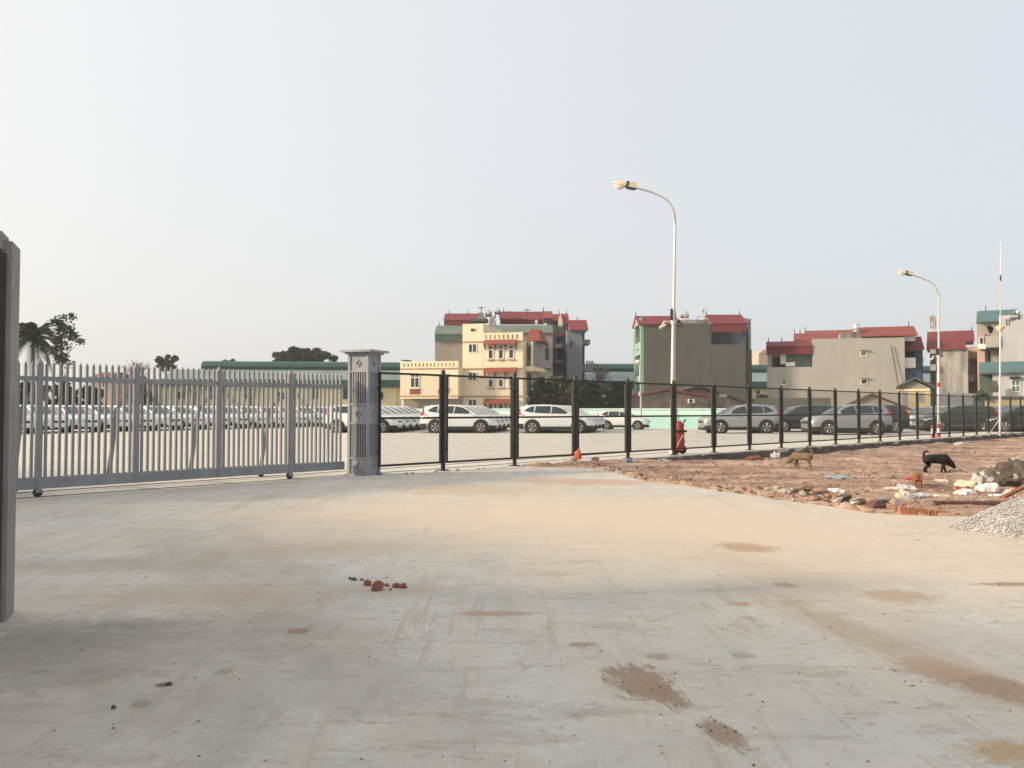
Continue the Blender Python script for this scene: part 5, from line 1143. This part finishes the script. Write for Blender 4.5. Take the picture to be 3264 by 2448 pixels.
# wheeled fire extinguisher
ex = G(2166, 1447); tx = empty('fire_extinguisher', ex, R(10)); tag(tx, 'red wheeled fire extinguisher standing behind the fence', 'extinguisher')
MB().lathe([(.12, .10), (.165, .14), (.17, .20), (.17, .70), (.15, .78), (.09, .84), (.05, .86), (.05, .92), (.03, .93)], 20, 'z', (-.02, 0, 0)).build('cylinder', M['red_paint'], tx, 40)
MB().lathe([(.09, .70), (.13, .74), (.13, .90), (.09, .96), (.05, 1.0)], 16, 'z', (-.02, -.02, 0)).build('valve_cover', M['red_paint'], tx, 40)
MB().box(-.17, .17, -.185, .16, .66, .72).build('clamp_band', M['car_trim'], tx)
MB().tube([(.14, .05, .62), (.17, .1, .85), (.20, .12, 1.02), (.26, .12, 1.04)], .016, 6).tube([(.10, -.05, .70), (.12, -.05, .95), (.22, .0, 1.03)], .014, 6).build('handle', M['dark_metal'], tx)
for sx in (-.12, .15): MB().lathe([(.03, -.03), (.125, -.03), (.135, 0), (.125, .03), (.03, .03)], 18, 'y', (sx, .14 if sx > 0 else -.02, .13)).build('wheel', M['rubber'], tx, 40)
MB().tube([(-.14, -.17, .22), (-.06, -.19, .40), (.03, -.19, .55), (.09, -.18, .62), (.06, -.19, .48), (.11, -.18, .35)], .018, 6).build('hose', M['hose'], tx, 50)
MB().tube([(-.03, .0, .96), (-.02, .0, 1.15), (-.05, 0, 1.38)], [.012, .01, .008], 5).build('lance', M['hose'], tx)

# ------------------------------------------------------------------ rubbish, stones, bricks
def lump(name, m, loc, size, label=None, cat=None, group=None, seed=0, rough=.3, sub=2, freq=1.4, parent=None, rz=0):
    random.seed(seed); bm_ = bmesh.new(); bmesh.ops.create_icosphere(bm_, subdivisions=sub, radius=1)
    o_ = Vector((random.uniform(0, 50), random.uniform(0, 50), 0))
    for v_ in bm_.verts:
        k_ = 1 + rough * mn.fractal(v_.co * freq + o_, 1, 2, 3)
        v_.co = Vector((v_.co.x * size[0] * k_, v_.co.y * size[1] * k_, max(v_.co.z, -.35) * size[2] * k_))
    me_ = bpy.data.meshes.new(name); bm_.to_mesh(me_); bm_.free(); me_.materials.append(M[m])
    ob = link(name, me_, parent, loc, (0, 0, rz))
    if label: tag(ob, label, cat, group)
    return ob
def sheet(name, m, loc, sx, sy, h, label, cat, seed, group=None, rz=0):
    """crumpled bag or cloth lying on the ground"""
    random.seed(seed); n = 10; mb = MB(); o_ = Vector((seed * 3.1, seed * 1.7, 0))
    for z_s in (1, 0):
        for j in range(n):
            for i in range(n):
                u, v_ = i / (n - 1) * 2 - 1, j / (n - 1) * 2 - 1; e_ = max(0, 1 - (u * u + v_ * v_) * .5)
                wob = mn.fractal(Vector((u * 1.6, v_ * 1.6, 0)) + o_, 1, 2, 3)
                zz = (h * (e_ * .6 + .4 * wob + .25) * z_s) if z_s else 0.0
                mb.v.append((u * sx * (1 + .25 * wob), v_ * sy * (1 + .3 * mn.noise(Vector((u * 2, v_ * 2, 4)) + o_)), max(0, zz)))
    for j in range(n - 1):
        for i in range(n - 1): a_ = j * n + i; mb.f.append((a_, a_ + 1, a_ + 1 + n, a_ + n)); b_ = a_ + n * n; mb.f.append((b_, b_ + n, b_ + 1 + n, b_ + 1))
    ring = [i for i in range(n)] + [j * n + n - 1 for j in range(1, n)] + [n * (n - 1) + i for i in range(n - 2, -1, -1)] + [j * n for j in range(n - 2, 0, -1)]
    for i in range(len(ring)): a_, b_ = ring[i], ring[(i + 1) % len(ring)]; mb.f.append((a_, a_ + n * n, b_ + n * n, b_))
    ob = mb.build(name, M[m]); ob.location = loc; ob.rotation_euler = (0, 0, rz); tag(ob, label, cat, group); return ob
def dg(px, py):
    p = G(px, py, -.03); return Vector((p.x, p.y, dirt_h(p.x, p.y) - .01))
items = [  # name, material, px, py, half width px, half depth m, height px, label, category
 ('plastic_bag', 'bag_white', 3075, 1588, 21, .10, 15, 'plump white plastic bag left of the white bag cluster', 'bag'),
 ('plastic_bag', 'bag_white', 3150, 1582, 24, .12, 20, 'crumpled white bag in the middle of the white bag cluster', 'bag'),
 ('plastic_bag', 'bag_white', 3182, 1596, 22, .10, 12, 'flat white bag right of the white bag cluster', 'bag'),
 ('plastic_bag', 'bag_grey', 3130, 1562, 24, .16, 32, 'large pale sack leaning on the dark rubbish heap', 'bag'),
 ('plastic_bag', 'bag_cream', 3084, 1566, 18, .14, 18, 'cream coloured sack left of the large pale sack', 'bag'),
 ('plastic_bag', 'bag_cream', 3218, 1602, 9, .06, 22, 'cream plastic scrap beside the leaning orange plank', 'bag'),
 ('cloth', 'cloth_red', 3070, 1573, 15, .05, 8, 'dark red cloth behind the plump white bag', 'cloth'),
 ('cloth', 'cloth_pink', 2862, 1560, 14, .08, 6, 'pink cloth scrap left of the brown puppy', 'cloth'),
 ('cloth', 'cloth_red', 2900, 1542, 12, .06, 6, 'red scrap beside the puppy', 'cloth'),
 ('plastic_bag', 'bag_grey', 2884, 1578, 20, .14, 18, 'grey printed bag in front of the brown puppy', 'bag'),
 ('plastic_bag', 'bag_cream', 2878, 1604, 13, .07, 18, 'yellowish bag in front of the grey printed bag', 'bag'),
 ('plastic_bag', 'bag_blue', 2908, 1611, 14, .06, 12, 'pale blue bag above the row of bricks', 'bag'),
 ('plastic_bag', 'bag_cream', 2848, 1572, 18, .10, 6, 'flat yellow plastic left of the grey printed bag', 'bag'),
 ('plastic_bag', 'bag_blue', 2672, 1540, 22, .25, 6, 'flat pale blue plastic sheet on the bare dirt', 'bag'),
 ('plastic_bag', 'bag_white', 2664, 1586, 21, .07, 9, 'long white foam block lying near the concrete edge', 'foam block'),
 ('plastic_bag', 'bag_white', 2724, 1618, 12, .05, 12, 'white plastic scrap on the stones at the concrete edge', 'bag'),
 ('plastic_bag', 'bag_grey', 2520, 1584, 12, .06, 6, 'small pale scrap near the green weed at the edge', 'scrap'),
 ('plastic_bag', 'bag_grey', 2938, 1602, 20, .08, 9, 'pale grey plastic between the blue bag and white bags', 'bag'),
 ('plastic_bag', 'bag_cream', 3000, 1548, 14, .12, 9, 'cream scrap right of the puppy on the dirt', 'scrap'),
 ('plastic_bag', 'bag_cream', 2985, 1600, 22, .09, 8, 'dull cream scrap above the dark brick trench', 'scrap'),
 ('plastic_bag', 'bag_grey', 2790, 1430, 9, .10, 9, 'small pale rubbish below the fence right of the tan dog', 'scrap'),
 ('plastic_bag', 'bag_grey', 2472, 1462, 8, .14, 14, 'pale tilted plastic sheet in the ditch left of the tan dog', 'scrap'),
 ('plastic_bag', 'bag_grey', 2118, 1472, 17, .10, 6, 'white plastic scrap by the fence below the extinguisher', 'scrap'),
 ('cloth', 'cloth_blue', 2006, 1489, 7, .05, 12, 'small bright blue rag at the dirt edge below the fence', 'cloth'),
 ('plastic_bag', 'bag_grey', 3060, 1418, 12, .2, 7, 'pale rubbish on the bank below the far fence posts', 'scrap'),
 ('cloth', 'brick', 2405, 1468, 18, .12, 12, 'rust coloured broken tile heap in the ditch by the fence', 'tiles'),
 ('plastic_bag', 'bag_white', 3165, 1528, 5, .02, 20, 'upright white shard stuck in the dark heap', 'shard')]
for i, (nm, m_, px, py, wpx, dp, hpx, lb, ct) in enumerate(items):
    p = dg(px, py); s_ = p.y / FPX; sheet(nm, m_, p + Vector((0, 0, .01)), wpx * s_ * 1.2, dp * 1.3, hpx * s_ * 1.35, lb, ct, 100 + i, rz=random.uniform(-.3, .3))
# orange rag hanging at the third post
p = dg(1842, 1478); lump('orange_bag', 'orange', p + Vector((0, 0, .10)), (.09, .06, .19), 'bright orange bag slumped at the foot of a fence post', 'bag', None, 77, .35)
p = dg(1822, 1482); lump('pale_scrap', 'bag_grey', p + Vector((0, 0, .04)), (.07, .05, .07), 'pale crumpled scrap beside the orange bag', 'scrap', None, 78, .4)
p = dg(1898, 1474); lump('dirt_clod', 'clod', p + Vector((0, 0, .03)), (.11, .08, .07), 'round brown clod on the concrete right of the orange bag', 'clod', None, 79, .3)
# chunks of rubble along the concrete edge
random.seed(90); mats = ['stone', 'clod', 'stone', 'brick_dark', 'clod', 'heap_dark']
chunk = []
for i in range(6):
    c_ = lump('rubble_chunk', mats[i], (0, 0, 0), (.5, .42, .36), None, None, None, 200 + i, .55, 1); chunk.append(c_.data); bpy.data.objects.remove(c_)
random.seed(91)
for i in range(170):
    t_ = random.random() ** .8; px = 1680 + t_ * 1500
    ypx = None
    for (xa, ya), (xb, yb) in zip(edge_px, edge_px[1:]):
        if xa <= px <= xb: ypx = ya + (yb - ya) * (px - xa) / (xb - xa)
    if ypx is None: continue
    if px > 2870: continue
    up = random.uniform(1, 20) * (.35 if px < 2400 else 1)
    p = dg(px, ypx - up); big = random.uniform(.05, .14) if px < 2450 else random.uniform(.09, .30)
    o = link('rubble_chunk', chunk[random.randrange(6)], None, p + Vector((0, 0, big * .1)), (random.uniform(-.4, .4), random.uniform(-.4, .4), random.uniform(0, 6)))
    o.scale = (big, big * random.uniform(.6, 1), big * random.uniform(.5, .9)); tag(o, 'broken stone or clod lying along the edge between concrete and dirt', 'rubble', 'rubble chunks along the concrete edge')
for i in range(110):      # chunks on the bank under the fence
    t_ = random.uniform(2.2, 19); p = fl(t_, EDGE + random.uniform(.05, 1.4)); big = random.uniform(.05, .17); p.z = dirt_h(p.x, p.y)
    o = link('rubble_chunk', chunk[random.randrange(6)], None, p, (random.uniform(-.4, .4), random.uniform(-.4, .4), random.uniform(0, 6))); o.scale = (big, big * random.uniform(.6, 1), big * random.uniform(.5, .9)); tag(o, 'broken stone or clod on the bank below the fence', 'rubble', 'rubble chunks on the bank below the fence')
def scatter(name, m, pts, label, smin, smax, seed):
    random.seed(seed); mb = MB()
    for p in pts:
        s_ = random.uniform(smin, smax) * random.uniform(.6, 1); a_ = random.uniform(0, 6.3); c_, q_ = math.cos(a_), math.sin(a_)
        ux, uy, uz = s_ * random.uniform(.7, 1.3), s_ * random.uniform(.6, 1.1), s_ * random.uniform(.4, .8)
        vs = []
        for (x_, y_, z_) in ((1, 0, 0), (.3, .9, .1), (-.8, .5, 0), (-.6, -.7, .1), (.5, -.8, 0), (.1, .1, 1), (0, 0, -.6)):
            x_ = x_ * ux * random.uniform(.8, 1.2); y_ = y_ * uy * random.uniform(.8, 1.2); vs.append((p.x + x_ * c_ - y_ * q_, p.y + x_ * q_ + y_ * c_, p.z + z_ * uz))
        mb.add(vs, [(0, 1, 5), (1, 2, 5), (2, 3, 5), (3, 4, 5), (4, 0, 5), (1, 0, 6), (2, 1, 6), (3, 2, 6), (4, 3, 6), (0, 4, 6)])
    ob = raw(mb, name, M[m], None); tag(ob, label, 'stones', None, 'stuff'); return ob
random.seed(95); pts = []; pts2 = []; pts3 = []
while len(pts) < 3600:
    px = random.uniform(1700, 3300); py = random.uniform(1400, 1645); p = dg(px, py)
    if p.y > 45 or inpoly(p.x, p.y, APRON) or (p - FP1).dot(FN) < EDGE: continue
    (pts if random.random() < .8 else pts2).append(p)
scatter('dirt_stones', 'clod', pts, 'small brown clods and stones strewn over the bare dirt', .015, .075, 96); scatter('pale_rubble', 'bag_grey', pts2, 'small pale bits of rubble and litter strewn over the bare dirt', .012, .045, 97)
while len(pts3) < 200:
    px = random.uniform(60, 3300); py = random.uniform(1600, 2440) ** 1.0; p = G(px, py)
    if inpoly(p.x, p.y, APRON): pts3.append(p + Vector((0, 0, .002)))
for i in range(260): p = G(random.gauss(2990, 130), random.gauss(1690, 22)); pts3.append(p + Vector((0, 0, .003)))
scatter('loose_grit', 'stone', pts3, 'loose dark grit and pebbles scattered over the concrete', .003, .010, 98)
pts4 = []
for (px, py, sx, sy) in ((2045, 2180, .13, .26), (2305, 2340, .07, .15), (2380, 1745, .25, .3), (3180, 2190, .3, .2), (2120, 2215, .08, .2)):
    c_ = G(px, py)
    for i in range(11): pts4.append(Vector((random.gauss(c_.x, sx), random.gauss(c_.y, sy), .002)))
scatter('mud_crumbs', 'clod', pts4, 'small dry mud crumbs on the brown patches of the concrete', .003, .011, 120)
# broken bricks in the foreground
frags = [(1171, 1866, .055, .05, .045, 'brick', 'small squarish brick piece left of the biggest brick lump'), (1205, 1881, .105, .06, .065, 'brick', 'biggest broken brick lump on the foreground concrete'), (1232, 1868, .05, .03, .02, 'brick', 'thin brick crumb right of the biggest brick lump'), (1262, 1872, .055, .045, .03, 'brick', 'crumbled brick between the biggest lump and rightmost piece'), (1285, 1874, .05, .05, .035, 'brick', 'rightmost crumbled brick piece of the foreground group'), (1115, 1846, .022, .02, .018, 'heap_dark', 'leftmost dark pebble near the foreground bricks'), (1128, 1850, .045, .03, .022, 'heap_dark', 'grey mortar piece left of the foreground bricks'), (1154, 1850, .03, .02, .014, 'heap_dark', 'small grey pebble beside the mortar piece'), (1245, 1881, .022, .018, .014, 'brick', 'tiny brick crumb in front of the foreground bricks'), (540, 2183, .035, .025, .012, 'heap_dark', 'flat dark clod on the shaded concrete at lower left'), (362, 2258, .02, .02, .014, 'heap_dark', 'dark pebble on the shaded concrete left of the flat clod')]
for i, (px, py, a_, b_, c_, m_, lb) in enumerate(frags):
    p = G(px, py); lump('brick_fragment' if m_ == 'brick' else 'pebble', m_, p + Vector((0, 0, c_ * .3)), (a_ * .55, b_ * .55, c_ * .8), lb, 'brick' if m_ == 'brick' else 'stone', None, 300 + i, .38, 2, 2.0, rz=i)
# row of bricks and dark brick trench at the edge
M['brick_orange'] = mat('brick_orange', (0.42, 0.18, 0.11), 0.9, 0, 0.2, 8)
bl = MB().box(-.028, .028, -.05, .05, 0, .115).mesh('brick', M['brick_orange'])
br = empty('brick_row', G(2880, 1640)); tag(br, 'row of red bricks standing on edge beside the concrete', 'bricks', None); random.seed(99)
pa, pb = G(2880, 1640), G(3052, 1645)
for i in range(17):
    t_ = i / 16; q_ = pa.lerp(pb, t_) - pa; link('brick', bl, br, (q_.x, q_.y + .04, -.02 - .055 * t_ + random.uniform(-.006, .006)), (random.uniform(-.08, .08), random.uniform(-.15, .05), random.uniform(-.1, .1)))
tw = empty('trench_wall', G(2985, 1630, -.02)); tag(tw, 'low dark brick trench wall right of the red brick row', 'brick wall')
pa = G(2985, 1630, -.02); pb = G(3200, 1632, -.02); dl = (pb - pa); nb = 8; bk = MB().box(0, dl.length / nb - .012, 0, .10, 0, .055).mesh('brick', M['brick_dark'])
for c_ in range(3):
    for i in range(nb): link('brick', bk, tw, (dl.x * i / nb + (.04 if c_ % 2 else 0), dl.y * i / nb + .006 * c_, -.06 + .063 * c_), (0, 0, math.atan2(dl.y, dl.x)))
MB().box(-.02, dl.length + .02, .02, .09, .122, .128).build('mortar_cap', M['brick_dark'], tw)
sb = MB().box(-.055, .055, -.05, .05, 0, .06).build('brick', M['brick']); sb.location = G(3122, 1640) + Vector((0, .05, 0)); tag(sb, 'single orange brick lying in front of the dark trench wall', 'brick')
pl_ = MB().box(-.28, .28, -.035, .035, -.015, .02).build('orange_plank', M['brick']); pl_.location = G(3262, 1618) + Vector((0.05, .25, .20)); pl_.rotation_euler = (0, R(-16), R(25)); tag(pl_, 'orange plank leaning on the back of the gravel pile', 'plank')
# dark rubbish heap
hp = dg(3215, 1575); hp.y += .55; hp.x += .55
lump('rubbish_heap', 'heap_dark', hp, (.58, .5, .36), 'dark mound of rubbish behind the white bags at the right edge', 'heap', None, 400, .45, 4, 2.6)
random.seed(401)
for i in range(95):
    a_ = random.uniform(0, 6.28); r_ = random.uniform(.1, 1); p = hp + Vector((math.cos(a_) * r_ * .62, math.sin(a_) * r_ * .5, .44 * (1 - r_ ** 1.4) + .04)); big = random.uniform(.06, .15)
    o = link('heap_chunk', chunk[random.choice([0, 2, 5, 5, 2, 0])], None, p, (random.uniform(-1, 1), random.uniform(-1, 1), random.uniform(0, 6))); o.scale = (big, big * .8, big * .6); tag(o, 'broken lump on the dark rubbish heap at right', 'rubble', 'lumps on the rubbish heap')
# gravel pile
gc = G(3425, 1690); gr = 1.22; gh = .56
def gz(x, y):
    r_ = math.hypot((x - gc.x), (y - gc.y) / .8) / gr; r_ *= 1 + .10 * mn.noise(Vector((x * 2, y * 2, 0))); return gh * max(0, 1 - r_) ** .9 if r_ < 1 else 0
mb = MB(); n = 44
for j in range(n):
    for i in range(n): x_ = gc.x + (i / (n - 1) - .5) * 2.9; y_ = gc.y + (j / (n - 1) - .5) * 2.5; mb.v.append((x_, y_, gz(x_, y_) - .012))
for j in range(n - 1):
    for i in range(n - 1): a_ = j * n + i; mb.f.append((a_, a_ + 1, a_ + 1 + n, a_ + n))
gp_ = empty('gravel_pile', (gc.x, gc.y, 0)); tag(gp_, 'pile of pale grey gravel on the concrete at the right edge', 'gravel pile')
mb.v = [(v[0] - gc.x, v[1] - gc.y, v[2]) for v in mb.v]; raw(mb, 'core', M['gravel'], gp_)
random.seed(410); pts = []
while len(pts) < 10000:
    x_ = gc.x + random.uniform(-1.4, 1.1); y_ = gc.y + random.uniform(-1.15, 1.15); z_ = gz(x_, y_)
    if z_ > .002 or random.random() < .05 * (math.hypot(x_ - gc.x, y_ - gc.y) < 1.4): pts.append(Vector((x_ - gc.x, y_ - gc.y, z_)))
st_ = scatter('stones', 'gravel', pts, None, .008, .019, 411); st_.parent = gp_
if 'category' in st_: del st_['category']
# weeds
for i, (px, py, sc_, lb) in enumerate(((2572, 1424, .13, 'leafy weed at the foot of a fence post above the tan dog'), (2640, 1427, .12, 'pale green weed on the bank right of the tan dog'), (2568, 1592, .07, 'small green weed among stones at the concrete edge'), (2990, 1402, .10, 'low weed on the bank under the banded lamp'))):
    random.seed(500 + i); root = empty('weed', dg(px, py) if py > 1500 else G(px, py + 12, -.08)); tag(root, lb, 'weed'); mb = MB(); leaf_cloud(mb, Vector((0, 0, sc_ * .5)), (sc_, sc_ * .7, sc_ * .7), 45, .04); raw(mb, 'leaves', M['weed'], root)
    MB().tube([(0, 0, -.02), (0, 0, sc_ * .6)], .008, 5).build('stem', M['bark'], root)

# ------------------------------------------------------------------ dogs
def dog(name, label, loc, yaw, sc_, m_, nodes, edges, rootv):
    bm_ = bmesh.new(); sk = bm_.verts.layers.skin.verify(); vs = {}
    for k_, (x_, y_, z_, r_) in nodes.items():
        v_ = bm_.verts.new((x_, y_, z_)); v_[sk].radius = (r_, r_) if not isinstance(r_, tuple) else r_; v_[sk].use_root = (k_ == rootv); vs[k_] = v_
    for ch in edges:
        for a_, b_ in zip(ch, ch[1:]): bm_.edges.new((vs[a_], vs[b_]))
    me_ = bpy.data.meshes.new(name); bm_.to_mesh(me_); bm_.free(); me_.materials.append(M[m_])
    ob = link(name, me_, None, loc, (0, 0, yaw)); ob.scale = (sc_,) * 3
    ob.modifiers.new('skin', 'SKIN').use_smooth_shade = True
    s_ = ob.modifiers.new('subd', 'SUBSURF'); s_.levels = 2; s_.render_levels = 2
    tag(ob, label, 'dog'); return ob
# unit: metres, x forward, standing height at the back about 0.36
def quad(head, tail, fl_=0.03, fr_=-.06, hl=.02, hr=-.05):
    N_ = {'pel': (0, 0, .29, (.088, .105)), 'bel': (.15, 0, .278, (.078, .090)), 'che': (.30, 0, .258, (.095, .118)), 'sho': (.385, 0, .275, (.080, .10)), 'rump': (-.06, 0, .30, .065)}
    N_.update(head); N_.update(tail)
    for s_, nm, dx in ((1, 'l', hl), (-1, 'r', hr)):
        N_['hip' + nm] = (-.03, s_ * .055, .25, .068); N_['kne' + nm] = (.025 + dx * .5, s_ * .062, .165, .046); N_['hoc' + nm] = (-.055 + dx, s_ * .06, .085, .023); N_['hft' + nm] = (-.04 + dx, s_ * .06, .018, .020); N_['hto' + nm] = (-.005 + dx, s_ * .06, .012, .014)
    for s_, nm, dx in ((1, 'l', fl_), (-1, 'r', fr_)):
        N_['sh' + nm] = (.355, s_ * .052, .235, .046); N_['elb' + nm] = (.335 + dx * .4, s_ * .06, .15, .036); N_['wri' + nm] = (.35 + dx, s_ * .058, .07, .023); N_['fft' + nm] = (.345 + dx * 1.15, s_ * .058, .018, .020); N_['fto' + nm] = (.378 + dx * 1.15, s_ * .058, .012, .013)
    for k_ in list(N_):
        x_, y_, z_, r_ = N_[k_]; body_ = k_ in ('pel', 'bel', 'che', 'sho', 'rump', 'nek', 'hed'); g_ = 1.24 if body_ else (1.5 if k_.startswith('ear') else 1.1); z_ += .035 if k_ in ('pel', 'bel', 'che', 'sho', 'rump') else 0
        N_[k_] = (x_, y_, z_, tuple(a_ * g_ for a_ in r_) if isinstance(r_, tuple) else r_ * g_)
    E_ = [['pel', 'bel', 'che', 'sho']]
    for nm in 'lr': E_ += [['pel', 'hip' + nm, 'kne' + nm, 'hoc' + nm, 'hft' + nm, 'hto' + nm], ['che', 'sh' + nm, 'elb' + nm, 'wri' + nm, 'fft' + nm, 'fto' + nm]]
    E_ += [['sho'] + [k_ for k_ in head if not k_.startswith('ear')], ['pel', 'rump'] + list(tail)]
    hk = [k_ for k_ in head if not k_.startswith('ear')]
    E_ += [[hk[1], 'earl', 'earlt'], [hk[1], 'earr', 'earrt']]
    return N_, E_
down = {'nek': (.455, 0, .235, .070), 'hed': (.520, 0, .190, .066), 'sto': (.556, 0, .150, .046), 'muz': (.580, 0, .118, .034), 'nos': (.590, 0, .100, .026), 'earl': (.500, .052, .245, .018), 'earlt': (.492, .066, .285, .008), 'earr': (.500, -.052, .245, .018), 'earrt': (.492, -.066, .285, .008)}
curl = {'t1': (-.085, 0, .37, .030), 't2': (-.09, 0, .43, .025), 't3': (-.06, 0, .475, .022), 't4': (-.01, 0, .485, .019), 't5': (.03, 0, .465, .008)}
N_, E_ = quad(down, curl, .05, -.07, .03, -.06)
p = G(2958, 1513, -.03); dog('black_dog', 'black dog with curled tail sniffing the ground while walking right', (p.x, p.y, dirt_h(p.x, p.y)), R(-4), .93, 'dog_black', N_, E_, 'pel')
N_, E_ = quad(down, {'t1': (-.09, 0, .38, .028), 't2': (-.10, 0, .45, .023), 't3': (-.07, 0, .50, .019), 't4': (-.02, 0, .515, .009)}, .02, -.02, -.03, .02)
p = G(2578, 1500, -.03); dog('tan_dog', 'tan dog with raised pale tail sniffing left below the fence', (p.x, p.y, dirt_h(p.x, p.y)), R(150), .80, 'dog_tan', N_, E_, 'pel')
N_, E_ = quad(down, {'t1': (-.085, 0, .33, .017), 't2': (-.10, 0, .29, .013), 't3': (-.10, 0, .22, .008)}, .02, -.02, .0, -.01)
p = G(2926, 1567, -.03); dog('brown_puppy', 'small brown puppy seen from behind near the litter', (p.x, p.y, dirt_h(p.x, p.y)), R(72), .62, 'dog_brown', N_, E_, 'pel')

# ------------------------------------------------------------------ hazy air
hz_ = MB().box(-310, 310, -110, 330, -1.7, 26).build('haze'); tag(hz_, kind='stuff')
hm = bpy.data.materials.new('haze'); hm.use_nodes = True; hm.node_tree.nodes.clear()
pv = hm.node_tree.nodes.new('ShaderNodeVolumePrincipled'); pv.inputs['Color'].default_value = (0.86, 0.88, 0.92, 1); pv.inputs['Density'].default_value = 0.0005; pv.inputs['Anisotropy'].default_value = 0.2
ho = hm.node_tree.nodes.new('ShaderNodeOutputMaterial'); hm.node_tree.links.new(pv.outputs[0], ho.inputs['Volume']); hz_.data.materials.append(hm)
